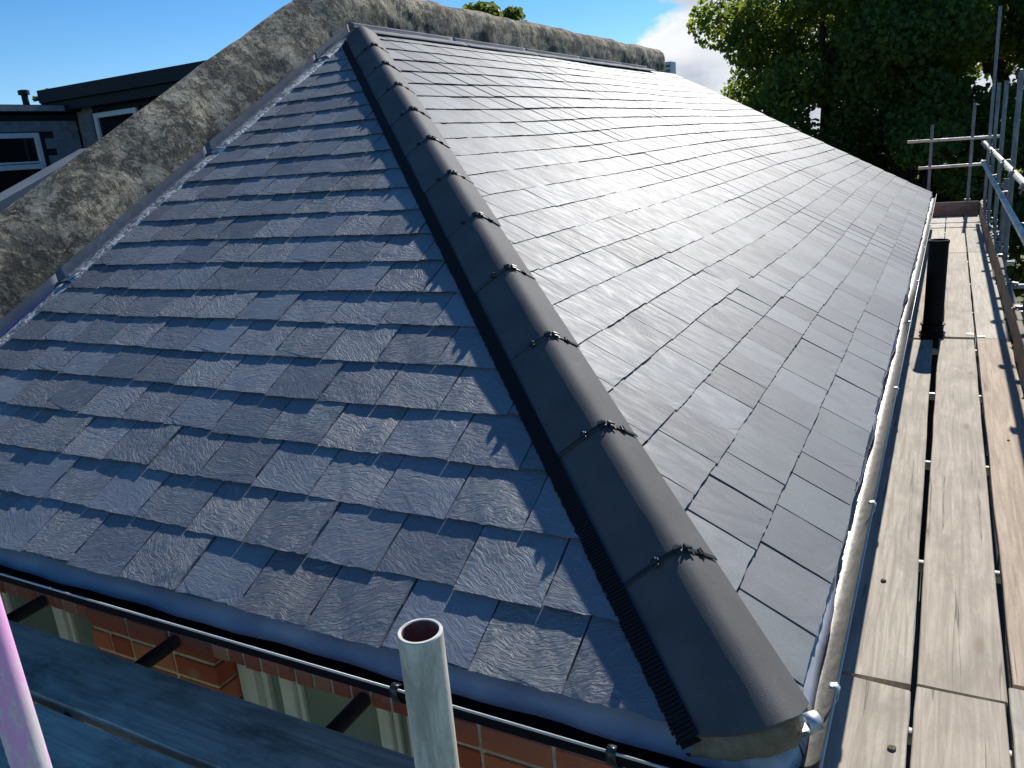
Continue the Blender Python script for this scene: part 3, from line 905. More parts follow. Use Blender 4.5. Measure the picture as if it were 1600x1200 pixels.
for i in range(len(prof) - 1):
    a, b = prof[i], prof[i + 1]
    k = 4 if math.hypot(b[0] - a[0], b[1] - a[1]) > 0.15 and b[1] > -1 else 2
    for j in range(k): prof2.append((a[0] + (b[0] - a[0]) * j / k, a[1] + (b[1] - a[1]) * j / k))
prof2.append(prof[-1])
PA, PB = sub(prof), sub(profB)
from mathutils import noise as mnoise
rows = []
ys = [i * 0.075 - 1.2 for i in range(int((LT + 1.2 - 0.1) / 0.075) + 1)]
YE = ys[-1]
def deck_z(y):
    # rake then level, with a softly rounded corner
    a = (y) * H / V; 
    k = 0.10
    d_ = a - H
    return H - (math.sqrt(d_ * d_ + k * k) - d_) / 2 if True else 0
for y in ys:
    z0 = deck_z(y)
    e = min(1.0, max(0.0, (YE - y) / 0.10)); e = math.sqrt(1 - (1 - e) ** 2)
    row = []
    bl = min(1, max(0, (y - 3.5) / 1.2)); bl = bl * bl * (3 - 2 * bl)
    for (pa_, pb_) in zip(PA, PB):
        px, pz = pa_[0] + (pb_[0] - pa_[0]) * bl, pa_[1] + (pb_[1] - pa_[1]) * bl
        nz = mnoise.fractal(Vector((px * 3 + 5, y * 2.3, pz * 3)), 0.8, 2.0, 4) * 0.015
        hz = pz
        if pz > 0.05: hz = 0.05 + (pz - 0.05) * (0.82 + 0.18 * e) + nz
        if y < V and pz > 0.2: hz += 0.02 * (V - y) / V
        row.append((OX + px * (0.8 + 0.2 * e) - (0.04 * (1 - e)) + nz * 0.8, y, z0 + hz))
    rows.append(row)
m = MB(); m.sweep(rows, None); m.add(rows[-1], [tuple(range(len(PA)))]); m.add(rows[0], [tuple(range(len(PA) - 1, -1, -1))])
o = m.obj('coping', M_RENDER, par, smooth=True); smooth_angle(o, 60)
# lead flashings are parts of the roofed house
def wob(a, k): return mnoise.noise(Vector((a * 7, k, 0.3)))
def lead_rake(y0, y1, k):
    n = 24
    rows = []; rows2 = []
    for i in range(n + 1):
        y = y0 + (y1 - y0) * i / n
        z = y * H / V
        lap = 0.004 + 0.006 * (1 - i / n) + k % 2 * 0.001
        wv = 0.006 * wob(y, k)
        up_ = 0.085 if i > 1 else 0.085 - 0.03 * (2 - i)
        rows.append([(OX + 0.003, y, z + 0.085 + lap), (OX + 0.005 + lap * 0.5, y, z + 0.045), (OX + 0.014, y, z + 0.030 + lap), (-W - 0.088, y, z + 0.034 + lap + wv * 0.5)])
        rows2.append([(-W - 0.088, y, z + 0.034 + lap + wv * 0.5), (-W - 0.03, y, z + 0.040 + lap + wv * 1.2 + 0.006 * wob(y * 5, k)), (-W - 0.003 + 0.5 * wv, y, z + 0.034 + lap), (-W + 0.004 + wv, y, z + 0.020)])
    a = MB(); a.sweep(rows, None); o = a.obj('lead_flashing', M_LEAD, house, smooth=True)
    s = o.modifiers.new('s', 'SOLIDIFY'); s.thickness = 0.003
    a = MB(); a.sweep(rows2, None); o2 = a.obj('dressed_edge', M_LEADE, o, smooth=True)
    s = o2.modifiers.new('s', 'SOLIDIFY'); s.thickness = 0.003
for k, (a, b) in enumerate(((-0.1, 1.27), (1.25, 2.43), (2.41, 3.60), (3.58, 4.02))): lead_rake(a, b, k)
# small leaf of blue film left on the lowest flashing
fl = MB()
for i, off in enumerate((0.0, 0.018, 0.034)):
    y0_, y1_ = 0.62 + i * 0.03, 1.22 - i * 0.02
    fl.add([(OX + 0.018 + off, y0_, y0_ * H / V + 0.045), (OX + 0.028 + off, y0_, y0_ * H / V + 0.045), (OX + 0.026 + off, y1_, y1_ * H / V + 0.0435), (OX + 0.016 + off, y1_, y1_ * H / V + 0.0435)], [(0, 1, 2, 3)])
fl.obj('blue_film', plain('blue_film', (0.03, 0.06, 0.32), 0.3, var=0.3), house)
ytop = [4.0, 5.5, 7.0, 8.5, 10.0, 11.1]
for k in range(5):
    rows = []; rows2 = []
    for i in range(21):
        y = ytop[k] + (ytop[k + 1] + 0.02 - ytop[k]) * i / 20
        lap = 0.006 * (i / 20); wv = 0.006 * wob(y, k + 9)
        rows.append([(OX + 0.024, y, H + 0.108), (OX + 0.0245 + lap * 0.5, y, H + 0.10 + 0.2 * wv), (OX + 0.028 + lap * 0.5, y, H + 0.075), (OX + 0.034, y, H + 0.062 + lap)])
        rows2.append([(OX + 0.034, y, H + 0.062 + lap), (OX + 0.09, y, H + 0.058 + lap + wv), (-W + 0.02, y, H + 0.044 + lap + wv * 0.6), (-W + 0.075 + wv, y, H + 0.012)])
    a = MB(); a.sweep(rows, None); o = a.obj('lead_flashing', M_LEAD, house, smooth=True)
    s = o.modifiers.new('s', 'SOLIDIFY'); s.thickness = 0.003
    a = MB(); a.sweep(rows2, None); o2 = a.obj('dressed_edge', M_LEAD, o, smooth=True)
    s = o2.modifiers.new('s', 'SOLIDIFY'); s.thickness = 0.003
# verge: mortar and undercloak on the far edge
vb = MB(); pa, pb = Vector((0, L, 0)), Vector((-W, LT, H)); dd = (pb - pa)
rows = []
for i in range(31):
    p = pa + dd * i / 30; e = 0.004 * math.sin(i * 2.3)
    rows.append([p + Vector((0, -0.04, 0.012)), p + Vector((0, -0.008, 0.012 + e)), p + Vector((0, -0.004, -0.05)), p + Vector((0, -0.06, -0.12))])
vb.sweep(rows, None); vb.obj('verge_mortar', M_MORTAR, house)
MB().add([(WALL_X, L - 0.149, GR), (-W - 0.1, L - 0.149, GR), (-W - 0.1, LT - 0.15, H - 0.05), (WALL_X, L - 0.149, 0.02)], [(0, 1, 2, 3), (3, 2, 1, 0)]).obj('gable_wall', M_BRICKWORK, house)

# ------------------------------------------------------------------ right walkway
ZB = -0.50
def board(x0, x1, y0, y1, z, mat, label, skew=0.0, group='scaffold boards', along='y', yaw=0):
    w = x1 - x0; l = y1 - y0
    b = MB()
    n = 14
    rd = random.Random(int(x0 * 1000 + y0 * 77))
    Lg = l if along == 'y' else w
    rows = []
    ph = rd.uniform(0, 6)
    for j in range(n + 1):
        s_ = j / n
        sag = 0.003 * math.sin(s_ * 6 + ph) - 0.002 * math.sin(s_ * 13 + ph)
        e0 = rd.uniform(-1, 1) * 0.0022; e1 = rd.uniform(-1, 1) * 0.0022
        if along == 'y':
            y = y0 + l * s_ + (0 if 0 < j < n else rd.uniform(-0.004, 0.004))
            cs = [(x0 + e0 + 0.003, 0), (x0 + w * .35, -0.0008), (x0 + w * .65, -0.0008), (x1 + e1 - 0.003, 0), (x1 + e1, -0.004), (x1 + e1, -0.038), (x0 + e0, -0.038), (x0 + e0, -0.004), (x0 + e0 + 0.003, 0)]
            rows.append([Vector((a, y + skew * (a - x0), z + q + sag)) for a, q in cs])
        else:
            x = x0 + w * s_ + (0 if 0 < j < n else rd.uniform(-0.004, 0.004))
            cs = [(y0 + e0 + 0.003, 0), (y0 + l * .35, -0.0008), (y0 + l * .65, -0.0008), (y1 + e1 - 0.003, 0), (y1 + e1, -0.004), (y1 + e1, -0.038), (y0 + e0, -0.038), (y0 + e0, -0.004), (y0 + e0 + 0.003, 0)]
            rows.append([Vector((x, a, z + q + sag)) for a, q in cs])
    b.sweep(rows, None)
    for row in (rows[0], rows[-1]): b.add(row[:8], [tuple(range(8))])
    cx, cy = (x0 + x1) / 2, (y0 + y1) / 2
    # mesh centred, grain along local Y
    T = Matrix.Translation((cx, cy, z)) @ (Matrix.Rotation(0 if along == 'y' else -math.pi / 2, 4, 'Z'))
    Ti = T.inverted(); b.v = [tuple(Ti @ Vector(p)) for p in b.v]
    o = b.obj('scaffold_board', mat)
    o.matrix_basis = T @ Matrix.Rotation(yaw, 4, 'Z')
    return tag(o, label, 'scaffold board', group)
cols = [(-0.005, 0.222), (0.243, 0.478), (0.497, 0.722)]
cn = ['beside the gutter', 'in the middle of the walkway', 'beside the toe board']
GRP = 'boards of the sunlit walkway'
board(-0.005, 0.232, -0.55, 0.995, ZB, M_BOARD, 'pale short board nearest the camera under the sunlit gutter', -0.07, GRP)
board(0.244, 0.479, -0.6, 1.005, ZB, M_BOARD, 'cracked pale board at the bottom of the sunlit walkway, between its neighbours', 0.02, GRP)
board(0.492, 0.722, -0.5, 1.100, ZB, M_BOARD, 'pale board cut off by the bottom right corner, beside the toe board', 0.02, GRP)
board(-0.013, 0.2185, 1.005, 5.45, ZB, M_BOARD, 'long plain board beside the gutter holding the shadow of the black pipe', 0.02, GRP, yaw=0.0054)
board(0.246, 0.485, 1.022, 5.50, ZB + 0.002, M_BOARD, 'long grainy board in the middle of the walkway nearer than the black pipe', 0.01, GRP)
board(0.505, 0.724, 1.125, 5.56, ZB, M_BOARD_O, 'long reddish board beside the toe board nearer than the black pipe', 0.01, GRP)
board(-0.005, 0.118, 5.52, 10.02, ZB, M_BOARD_O, 'narrow orange tinted board between gutter and black pipe', 0, GRP)
board(0.276, 0.492, 5.58, 10.02, ZB + 0.003, M_BOARD, 'board in the middle of the walkway just beyond the black pipe', 0, GRP)
board(0.506, 0.724, 5.58, 10.08, ZB, M_BOARD_C, 'pale board beside the toe board just beyond the black pipe', 0, GRP)
board(-0.005, 0.235, 10.05, 14.22, ZB, M_BOARD_C, 'farthest board of the walkway beside the gutter', 0, GRP)
board(0.246, 0.490, 10.05, 14.25, ZB + 0.002, M_BOARD_C, 'farthest board in the middle of the walkway', 0, GRP)
board(0.505, 0.724, 10.10, 14.28, ZB, M_BOARD, 'farthest board of the walkway beside the toe board, crossed by a post shadow', 0, GRP)
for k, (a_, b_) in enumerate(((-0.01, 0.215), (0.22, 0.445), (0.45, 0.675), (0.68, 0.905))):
    board(a_ + 0.02, b_ + 0.02, -1.5, 14.6, ZB - 2.0, M_GAP_SHADE, 'added board with painted shade below the walkway, ' + ('nearest the house wall', 'under the gap beside the gutter board', 'under the middle of the walkway', 'outermost, below the toe board')[k], 0, 'boards added to blacken the walkway gaps')  # boards added below to blacken the gaps, their shade put into the colour
for k, (x, y, sz) in enumerate(((0.113, 1.62, 0.010), (0.195, 0.70, 0.012), (0.60, 3.3, 0.007))):
    gn_ = np.random.default_rng(50 + k); bm = bmesh.new(); bmesh.ops.create_icosphere(bm, subdivisions=2, radius=sz)
    for v_ in bm.verts: v_.co *= 1 + 0.35 * (gn_.random() - 0.5); v_.co.z *= 0.5
    me = bpy.data.meshes.new('mortar_crumb'); bm.to_mesh(me); bm.free()
    o = link('mortar_crumb', me, M_BED); o.location = (x, y, ZB + sz * 0.35)
    tag(o, ('dark crumb of mortar on the board beside the gutter', 'larger crumb of mortar on the short nearest board', 'tiny crumb of mortar on the reddish board')[k], 'mortar crumb', 'crumbs on the walkway boards')
# toe boards
def toe(a, b, name_label, th=0.036, h=0.225):
    a = Vector(a); b = Vector(b); d = (b - a); ln = d.length; ang = math.atan2(-d.x, d.y)
    m = MB().box((-th / 2, -ln / 2, 0), (th / 2, ln / 2, h))
    o = m.obj('toe_board', M_TOE, bevel=0.004)
    o.matrix_basis = Matrix.Translation((a + b) / 2) @ Matrix.Rotation(ang, 4, 'Z')
    return tag(o, name_label, 'toe board', 'toe boards of the sunlit walkway')
toe((0.755, -0.5, ZB + 0.002), (0.742, 5.2, ZB + 0.002), 'long toe board on edge nearest the camera at the right')
toe((0.752, 5.22, ZB + 0.002), (0.742, 10.6, ZB + 0.002), 'toe board on edge at the right, middle length of the walkway', 0.034)
toe((0.735, 10.4, ZB + 0.002), (0.742, 14.34, ZB + 0.002), 'farthest toe board on edge along the right side of the walkway', 0.034)
toe((-0.06, 14.30, ZB + 0.002), (0.71, 14.36, ZB + 0.002), 'shaded toe board across the far end of the walkway')

# black vent pipe
vp = empty('vent_pipe', (0.197, 5.62, ZB - 0.3), 'black soil vent pipe standing up through the walkway boards', 'pipe')
px_, py_ = 0.197, 5.62
b = MB(); rows = []
def ring(r, z, n=32): return [Vector((px_ + 0.008 * (z + 0.5) + math.cos(2 * math.pi * i / n) * r, py_ + math.sin(2 * math.pi * i / n) * r, z)) for i in range(n + 1)]
b.sweep([ring(0.070, -2.5), ring(0.070, 0.222), ring(0.074, 0.226), ring(0.075, 0.245), ring(0.073, 0.252), ring(0.066, 0.252), ring(0.064, 0.20), ring(0.064, -0.6)], None)
smooth_angle(b.obj('pipe', M_PIPE, vp), 40)
b = MB(); b.sweep([ring(0.071, -0.40), ring(0.088, -0.402), ring(0.090, -0.412), ring(0.079, -0.42), ring(0.077, -0.46), ring(0.082, -0.468), ring(0.094, -0.474), ring(0.094, -0.484), ring(0.078, -0.49), ring(0.076, -0.6)], None)
smooth_angle(b.obj('socket', M_PIPE, vp), 40)

# scaffold on the right
scf = empty('scaffold', (0.74, 10, GR), 'galvanised tube scaffold with double guard rails around the sunlit walkway', 'scaffold')
def sc_tube(name, a, b, mat, parent, r=0.02415, caps=False):
    a = Vector(a); b = Vector(b)
    n = 18; q = (b - a).to_track_quat('Z', 'Y'); ln = (b - a).length
    m = MB(); rows = []
    for rr, z in ((r - 0.004, 0.25), (r - 0.004, 0.0), (r, 0.0), (r, ln), (r - 0.004, ln), (r - 0.004, ln - 0.25)):
        rows.append([Vector((math.cos(2 * math.pi * i / n) * rr, math.sin(2 * math.pi * i / n) * rr, z)) for i in range(n + 1)])
    m.sweep(rows, None)
    o = m.obj(name, mat, parent)
    smooth_angle(o, 40)
    o.matrix_basis = Matrix.Translation(a) @ q.to_matrix().to_4x4()
    return o
coup_me = None
def coupler(P, axis, parent, flip=1):
    """swivel block: two half shells, bolts and nuts"""
    global coup_me
    if coup_me is None:
        m = MB()
        m.tube((0, 0, -0.026), (0, 0, 0.026), 0.031, 12)
        m.box((0.02, -0.022, -0.022), (0.052, 0.022, 0.022))
        m.tube((0.030, -0.05, 0), (0.030, 0.055, 0), 0.007, 6)
        m.tube((0.030, 0.036, 0), (0.030, 0.048, 0), 0.012, 6)
        m.box((-0.040, -0.012, -0.018), (-0.026, 0.012, 0.018))
        m.tube((-0.034, -0.045, 0.0), (-0.034, 0.04, 0.0), 0.006, 6)
        m.tube((-0.034, -0.047, 0), (-0.034, -0.036, 0), 0.011, 6)
        coup_me = m.mesh('coupler'); coup_me.materials.append(M_COUP)
    q = Vector(axis).to_track_quat('Z', 'Y')
    return link('coupler', coup_me, None, parent, Matrix.Translation(P) @ q.to_matrix().to_4x4() @ Matrix.Rotation(random.uniform(-0.5, 0.5) + (math.pi if flip < 0 else 0), 4, 'Z'))
rails = [((0.752, -0.8, 0.595), (0.748, 7.9, 0.600)), ((0.752, 7.6, 0.655), (0.742, 14.25, 0.655)), ((0.745, -0.8, 0.285), (0.745, 9.0, 0.290)), ((0.742, 8.7, 0.345), (0.738, 14.3, 0.325)),
         ((-0.42, 14.45, 0.751), (0.93, 14.40, 0.741)), ((-0.23, 14.45, 0.304), (0.75, 14.40, 0.318))]
rails = [((0.716, -0.8, 0.640), (0.712, 14.20, 0.672)), ((0.706, -0.8, 0.322), (0.708, 14.25, 0.372))] + rails[4:]
for a, b in rails: sc_tube('guard_rail', a, b, M_TUBE, scf)
ups = [(0.715, 6.70, 1.47, 0.030), (0.668, 12.35, 2.50, 0.0), (0.800, 12.75, 1.52, 0.0), (0.832, 11.55, 1.53, 0.0), (-0.056, 14.50, 1.003, 0), (0.545, 14.47, 1.303, 0), (0.795, 4.3, 1.5, 0), (0.795, 2.1, 1.5, 0), (0.80, 9.2, 0.9, 0)]
ups = [(0.800, 8.32, 1.51), (0.795, 14.5, 2.72), (0.800, 12.8, 1.53), (0.805, 10.9, 1.50), (-0.056, 14.50, 1.003), (0.545, 14.47, 1.303), (0.81, 5.6, 0.46), (0.81, 9.4, 0.42)]
for k, (x, y, zt) in enumerate(ups):
    sc_tube('upright_tube', (x, y, GR), (x, y, zt), M_TUBE_B, scf)
    if k not in (4, 5):
        for zz in (0.655, 0.345):
            if zz < zt: coupler((x - 0.03, y, zz), (0, 0, 1), scf)
        coupler((x, y, ZB - 0.05), (0, 0, 1), scf)
        coupler((x - 0.02, y - 0.06, -0.30), (0, 0, 1), scf, -1)
    else:
        for zz in (0.745, 0.31, -0.26): coupler((x, y - 0.02, zz), (0, 0, 1), scf)
for y in (2.9, 5.0, 6.3, 7.7, 10.2, 12.4, 13.85):
    coupler((0.714, y + 0.1, 0.640 + 0.0021 * y), (0, 1, 0), scf)
for y in (0.2, 1.55, 2.9, 4.4, 5.6, 6.6, 8.2, 9.8, 10.5, 11.6, 13.0):
    coupler((0.765, y, ZB + 0.225), (0, 0, 1), scf, -1)
for y in (-0.4, 0.85, 1.9, 3.0, 4.2, 5.35, 6.7, 8.1, 9.6, 10.8, 12.4, 13.9):
    sc_tube('transom_tube', (-0.10, y, ZB - 0.064), (0.98, y + 0.01, ZB - 0.064), M_TUBE, scf)
for x in (0.86,):
    sc_tube('ledger_tube', (x, -1, ZB - 0.115), (x, 14.8, ZB - 0.115), M_TUBE_B, scf)
# steel board-end bands lying over the joint
for (x0, x1, y, z) in ((0.437, 0.484, 5.66, ZB + 0.006), (0.510, 0.560, 5.60, ZB + 0.004)):
    MB().box((x0, y, z), (x1, y + 0.03, z + 0.002)).obj('board_band', M_GALV, scf)

# ------------------------------------------------------------------ left platform and near tubes
GL = 'boards of the shaded platform'
ZL = -0.30
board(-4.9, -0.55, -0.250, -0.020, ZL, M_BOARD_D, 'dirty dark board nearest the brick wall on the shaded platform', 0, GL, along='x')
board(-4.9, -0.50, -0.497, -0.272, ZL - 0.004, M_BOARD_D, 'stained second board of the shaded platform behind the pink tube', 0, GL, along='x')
board(-4.9, -0.45, -0.745, -0.515, ZL, M_BOARD_C, 'sunlit pale board at the bottom left corner behind the pink tube', 0, GL, along='x')
board(-4.9, -0.45, -0.985, -0.760, ZL, M_BOARD, 'outer board of the left platform mostly below the frame', 0, GL, along='x')
for k, (x, dx) in enumerate(((-2.72, -0.03), (-1.965, -0.045), (-1.185, -0.01))):
    o = sc_tube('scaffold_tube', (x, -1.3, -0.345 - 0.026), (x + dx, 0.152, -0.345 - 0.026 + 0.03), M_TUBE_D, None)
    tag(o, ['black putlog tube end behind the top of the pink tube', 'black putlog tube butting the brick pier between the windows', 'dark putlog tube crossing in front of the window left of the grey tube'][k], 'scaffold tube', 'putlog tubes under the platform')
def standard(p_top, p_low, length, mat, label):
    p_top = Vector(p_top); p_low = Vector(p_low); d = (p_low - p_top).normalized()
    e = empty('scaffold_tube', p_top + d * length, label, 'scaffold tube')
    r = 0.02415; n = 40
    q = (-d).to_track_quat('Z', 'Y')
    def prf(l): return [[Vector((math.cos(2 * math.pi * i / n) * rr, math.sin(2 * math.pi * i / n) * rr, z)) for i in range(n + 1)] for rr, z in l]
    m = MB(); m.sweep(prf([(r, 0), (r, length - 0.0015), (r - 0.001, length), (r - 0.0036, length), (r - 0.0044, length - 0.001)]), None)
    o = m.obj('tube_shell', mat, e); smooth_angle(o, 30)
    M = Matrix.Translation(p_top + d * length) @ q.to_matrix().to_4x4(); o.matrix_basis = M
    m = MB(); m.sweep(prf([(r - 0.0044, length - 0.001), (r - 0.0046, length - 0.3)]), None); m.add([Vector((math.cos(2 * math.pi * i / n) * r * .8, math.sin(2 * math.pi * i / n) * r * .8, length - 0.3)) for i in range(n)], [tuple(range(n))])
    o = m.obj('bore', M_RUST, e, smooth=True); o.matrix_basis = M
standard((-0.2225, -0.7812, 0.7047), (-0.2229, -0.7815, 0.5), 0.7047 - GR, M_TUBE, 'grey scaffold tube with open rusty top in the foreground before the slates')
standard((-0.900, -0.872, 1.25), (-0.8975, -0.8677, 0.4246), 1.25 - GR, M_TUBE_P, 'pink painted scaffold tube at the left edge of the photo')

# ------------------------------------------------------------------ neighbouring house
nb = empty('neighbour_house', (-12, 7, GR), 'neighbouring dark slate hung house with flat roofed dormers beyond the parapet', 'house')
XW, YF = -12.3, 7.5
wn_ = MB()
wn_.box((XW - 3, -2.0, GR), (XW - 0.02, YF, 2.30))
wn_.box((XW - 0.8, YF + 0.02, GR), (-5.2, YF + 4, 2.502))
wn_.obj('wall', M_FASCIA, nb)
# lower flat roof
MB().box((XW - 3.2, -2.2, 2.33), (XW + 0.16, YF - 0.02, 2.43)).obj('flat_roof', M_FASCIA, nb)
MB().box((XW + 0.163, -2.2, 2.335), (XW + 0.18, YF - 0.3, 2.42)).obj('roof_edge', M_HUNG, nb)
# tall dormer fascia and roof
MB().box((XW - 0.33, YF - 0.22, 2.36), (-5.0, YF - 0.2, 2.50)).obj('fascia', M_FASCIA, nb)
MB().box((XW - 0.42, YF - 0.30, 2.505), (-4.9, YF + 4.2, 2.70)).obj('flat_roof', M_FASCIA, nb)
# hung slates on the lower wall (plane x = XW) and on the dormer's narrow pier
hm = {}
def hung(M, w, h):
    k = (round(w, 2), round(h, 2))
    if k not in hm:
        m = MB(); m.add([(0, 0, 0.016), (w - .004, 0, 0.016), (w - .004, h, 0.004), (0, h, 0.004), (0, 0, 0.004), (w - .004, 0, 0.004)], [(0, 1, 2, 3), (0, 4, 5, 1), (1, 5, 2), (0, 3, 4)])
        hm[k] = m.mesh('hung_slate'); hm[k].materials.append(M_HUNG)
    link('hung_slate', hm[k], None, nb, M)
for row in range(9):
    z = 2.05 - row * 0.13
    y = 4.0 + (row % 2) * 0.16
    while y < YF - 0.06:
        w = 0.32
        w2 = min(w, YF - 0.02 - y)
        if not (y + w2 > 4.6 and y < 6.80 and z + 0.13 < 2.06):
            hung(Matrix(((0, 0, 1, XW - 0.018), (1, 0, 0, y), (0, 1, 0, z), (0, 0, 0, 1))), w2, 0.155)
        y += w
for row in range(6):
    z = 2.02 - row * 0.36
    hung(Matrix(((1, 0, 0, XW + 0.01), (0, 0, -1, YF + 0.018), (0, 1, 0, z), (0, 0, 0, 1))), 0.40, 0.385)
def upvc(M, w, h, tl, label):
    m = MB(); fr = 0.075
    m.box((0, 0, 0), (fr, h, 0.06)).box((w - fr, 0, 0), (w, h, 0.06)).box((fr, h - fr, 0), (w - fr, h, 0.06)).box((fr, 0, 0), (w - fr, fr, 0.06))
    if tl: m.box((fr, h - tl - fr, 0.002), (w - fr, h - tl, 0.085)).box((fr, h - tl + 0.012, 0.0), (w - fr, h - tl + 0.04, 0.07))
    o = m.obj('window', M_UPVC, nb, mw=M, bevel=0.004); o['label'] = label
    p = MB().box((fr, fr, 0.01), (w - fr, h - fr, 0.02)).obj('pane', M_GLASS_D, o)
    p.matrix_parent_inverse = Matrix(); p.matrix_basis = Matrix()
    for q_ in (MB().box((-0.06, -0.02, -0.03), (-0.002, h + 0.02, 0.03)), MB().box((w + 0.002, -0.02, -0.03), (w + 0.06, h + 0.02, 0.03))): q_.obj('window_trim', M_FASCIA, nb, mw=M)
upvc(Matrix(((0, 0, 1, XW - 0.01), (1, 0, 0, 4.55), (0, 1, 0, 0.75), (0, 0, 0, 1))), 2.22, 1.28, 0.46, 'white framed window with top light at the left edge')
upvc(Matrix(((1, 0, 0, -11.83), (0, 0, -1, YF + 0.01), (0, 1, 0, 0.9), (0, 0, 0, 1))), 1.02, 1.37, 0, 'white framed dormer window reflecting trees, partly hidden by the parapet')
# grey raking sheet in front of the wall
m = MB()
a, b = Vector((-6.0, 2.2, 1.05)), Vector((-6.0, 3.15, 1.43))
dd = (b - a).normalized(); nn = Vector((0, -dd.z, dd.y))
a = a - dd * 3; b = b - dd * 0.1
m.box((-0.02, 0, -0.02), (0.20, (b - a).length, 0.085), frame(a, Vector((1, 0, 0)), dd, nn))
m.obj('raking_flashing', M_BAND, nb)
m = MB(); m.add([a + Vector((0.21, 0, -0.02)), a + Vector((1.5, 0, -0.06)), b + Vector((1.5, 0, -0.06)), b + Vector((0.21, 0, -0.02))], [(0, 1, 2, 3)])
m.obj('roof_slope', plain('pale_roof_sheet', (0.30, 0.33, 0.37), 0.6, var=0.15, scale=2), nb)
# vent cowl on the lower flat roof
c = Vector((-12.9, 7.1, 2.43))
fl = MB(); rows = []
for r, z in ((0.05, 0), (0.05, 0.22), (0.085, 0.225), (0.085, 0.29), (0.05, 0.30), (0.001, 0.30)):
    rows.append([c + Vector((math.cos(2 * math.pi * i / 16) * r, math.sin(2 * math.pi * i / 16) * r, z)) for i in range(17)])
fl.sweep(rows, None); smooth_angle(fl.obj('vent_cowl', M_FASCIA, nb), 40)

# ------------------------------------------------------------------ trees
def leaves_mesh(name, clumps, n, size, mat, gen):
    """clumps: array (k,5): x,y,z,rx,rz"""
    cl = np.array(clumps)
    wgt = cl[:, 3] ** 2 * cl[:, 4]; wgt /= wgt.sum()
    idx = gen.choice(len(cl), n, p=wgt)
    d = gen.normal(size=(n, 3)); d /= np.linalg.norm(d, axis=1)[:, None]
    rad = gen.uniform(0.25, 1.0, n) ** 0.55
    P = cl[idx, :3] + d * rad[:, None] * np.stack([cl[idx, 3], cl[idx, 3], cl[idx, 4]], 1)
    a = gen.normal(size=(n, 3)) + d * 0.7 + np.array([0, 0, 0.5]); a /= np.linalg.norm(a, axis=1)[:, None]
    t1 = np.cross(a, gen.normal(size=(n, 3))); t1 /= np.linalg.norm(t1, axis=1)[:, None]
    t2 = np.cross(a, t1)
    s = gen.uniform(0.6, 1.3, n)[:, None] * size
    fold = a * s * 0.12
    # five pointed leaf outline: six corners
    pts = [P - t1 * s * 0.5, P - t1 * s * 0.12 + t2 * s * 0.46 + fold, P + t1 * s * 0.22 + t2 * s * 0.30 + fold, P + t1 * s * 0.62 - fold, P + t1 * s * 0.22 - t2 * s * 0.30 + fold, P - t1 * s * 0.12 - t2 * s * 0.46 + fold]
    Vv = np.stack(pts, 1).reshape(-1, 3).astype(np.float32)
    me = bpy.data.meshes.new(name)
    me.vertices.add(6 * n); me.vertices.foreach_set('co', Vv.ravel())
    me.loops.add(6 * n); me.loops.foreach_set('vertex_index', np.arange(6 * n, dtype=np.int32))
    me.polygons.add(n); me.polygons.foreach_set('loop_start', np.arange(0, 6 * n, 6, dtype=np.int32)); me.polygons.foreach_set('loop_total', np.full(n, 6, dtype=np.int32))
    me.update(calc_edges=True); me.materials.append(mat)
    return me
def limb(m, a, b, r0, r1, gen, seg=5, n=7):
    a = Vector(a); b = Vector(b); p = a.copy()
    for i in range(seg):
        q = a.lerp(b, (i + 1) / seg) + Vector(gen.normal(size=3) * (b - a).length * 0.035)
        if i == seg - 1: q = b
        m.tube(p, q, r0 + (r1 - r0) * i / seg, n, r0 + (r1 - r0) * (i + 1) / seg, caps=False); p = q
def tree(name, base, cz, rx, rz, nl, size, seed, label, mat=None, ncl=46, bottom=-0.6, cat='tree'):
    gen = np.random.default_rng(seed)
    e = empty(name, base, label, cat, 'trees behind the roof')
    bx, by, bz = base
    cl = []
    while len(cl) < ncl:
        d = gen.uniform(-1, 1, 3)
        if np.linalg.norm(d) > 1 or d[2] < bottom: continue
        k = gen.uniform(0.16, 0.34)
        if np.linalg.norm(d) < 0.35: continue
        cl.append((bx + d[0] * rx * 0.86, by + d[1] * rx * 0.86, cz + d[2] * rz * 0.86, rx * k, rz * k * 0.75))
    m = MB()
    limb(m, (bx, by, bz), (bx + gen.normal() * 0.3, by, cz - rz * 0.25), rx * 0.085, rx * 0.055, gen, 6, 10)
    tr = m.obj('trunk', M_BARK, e, smooth=True)
    m = MB()
    for c in cl[::2]:
        s0 = cz - rz * gen.uniform(0.15, 0.6)
        limb(m, (bx, by, s0), c[:3], rx * 0.03, rx * 0.008, gen, 5, 5)
    m.obj('limbs', M_BARK, tr, smooth=True)
    link('crown', leaves_mesh('crown', cl, nl, size, mat or M_LEAF, gen), None, e)
    return e
tree('tree', (-3.35, 28.5, GR), 4.2, 4.35, 4.4, 40000, 0.16, 1, 'large dark leafy tree nearest the cloud, behind the far edge of the slates')
tree('tree', (1.2, 33.0, GR), 5.0, 4.4, 4.4, 30000, 0.17, 2, 'large dark tree with sky showing through, behind the tall scaffold upright')
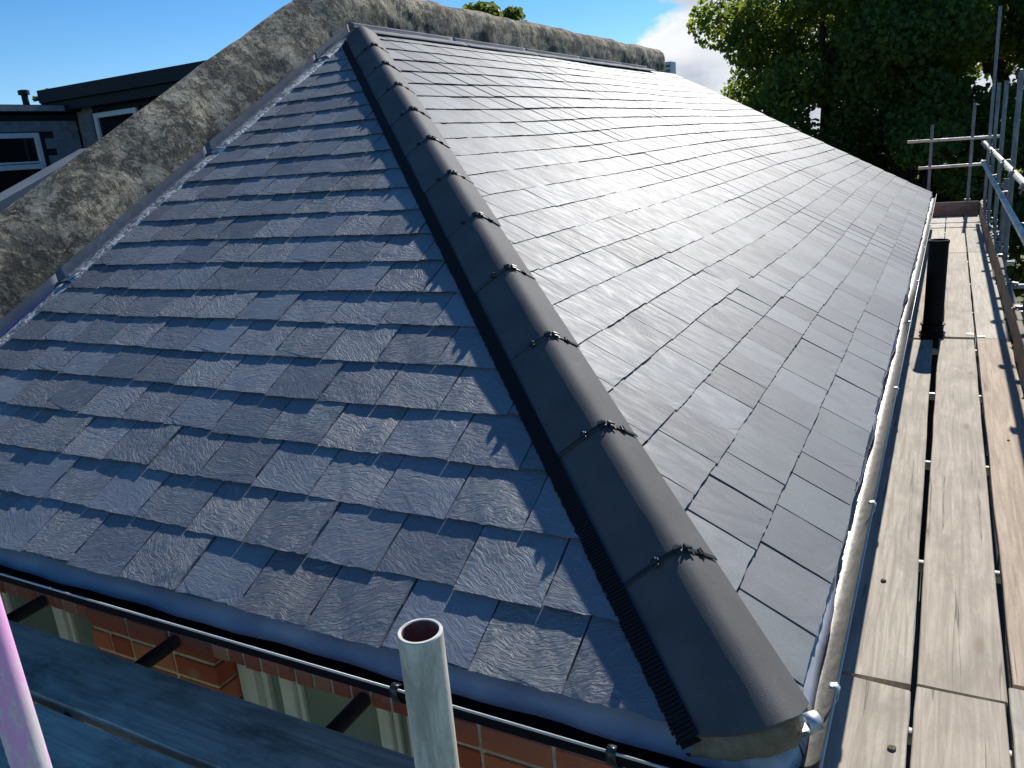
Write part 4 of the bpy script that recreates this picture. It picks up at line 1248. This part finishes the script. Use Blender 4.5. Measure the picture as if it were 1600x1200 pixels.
tree('tree', (5.2, 30.0, GR), 3.6, 4.2, 4.6, 32000, 0.18, 3, 'dark tree at the right edge of the photo behind the guard rails')
tree('tree', (-0.3, 27.0, GR), -0.6, 3.6, 3.1, 34000, 0.15, 4, 'lower dark tree straight behind the end of the walkway', bottom=-0.9)
tree('tree', (-4.6, 27.5, GR), -0.1, 3.2, 2.9, 30000, 0.15, 5, 'lower dark tree showing just over the far edge of the slates', bottom=-0.9)
tree('tree', (3.6, 26.0, GR), -1.8, 3.0, 2.6, 24000, 0.15, 6, 'low dark tree behind the right hand guard rail', bottom=-0.9)
tree('tree', (-16.0, 52.0, GR), 1.2, 4.6, 3.3, 9000, 0.3, 7, 'small distant tree below the cloud beside the end of the parapet')
tree('tree', (-13.2, 22.5, GR), 4.2, 1.7, 1.75, 6000, 0.17, 8, 'tree top peeping over the parapet near the top edge', M_LEAF2)
tree('roof_plant', (-12.75, 7.35, 2.2), 2.56, 0.20, 0.20, 500, 0.055, 9, 'small leafy bush top between the vent cowl and the tall dormer', M_LEAF2, ncl=14, cat='bush')
# undergrowth below the trees
gen = np.random.default_rng(20)
cl = [(x + gen.normal() * 0.5, 24 + gen.uniform(-1.5, 3), GR + gen.uniform(0.3, 1.6), 1.3, 1.0) for x in np.linspace(-9, 9, 26)]
o = link('undergrowth', leaves_mesh('undergrowth', cl, 16000, 0.17, M_LEAF, gen), None)
tag(o, 'dark undergrowth along the foot of the trees', kind='stuff')
cl = [(x, 60 + gen.uniform(-4, 6), gen.uniform(-4.5, -1.0), 5.0, 3.2) for x in np.linspace(-60, 45, 40)]
o = link('far_wood', leaves_mesh('far_wood', cl, 26000, 0.55, M_LEAF, gen), None)
tag(o, 'distant belt of trees closing the view', kind='stuff')
# far tower block
tw = empty('tower_block', (-126, 417, GR), 'tiny pale tower block far away beside the end of the parapet', 'tower block')
MB().box((-128.5, 412, GR), (-124.2, 420, 36.5)).obj('wall', M_TOWER, tw)
m = MB()
for k in range(16): m.box((-127.9, 411.9, 1 + k * 2.2), (-124.8, 411.98, 2.0 + k * 2.2))
m.obj('window_band', M_GLASS_D, tw)
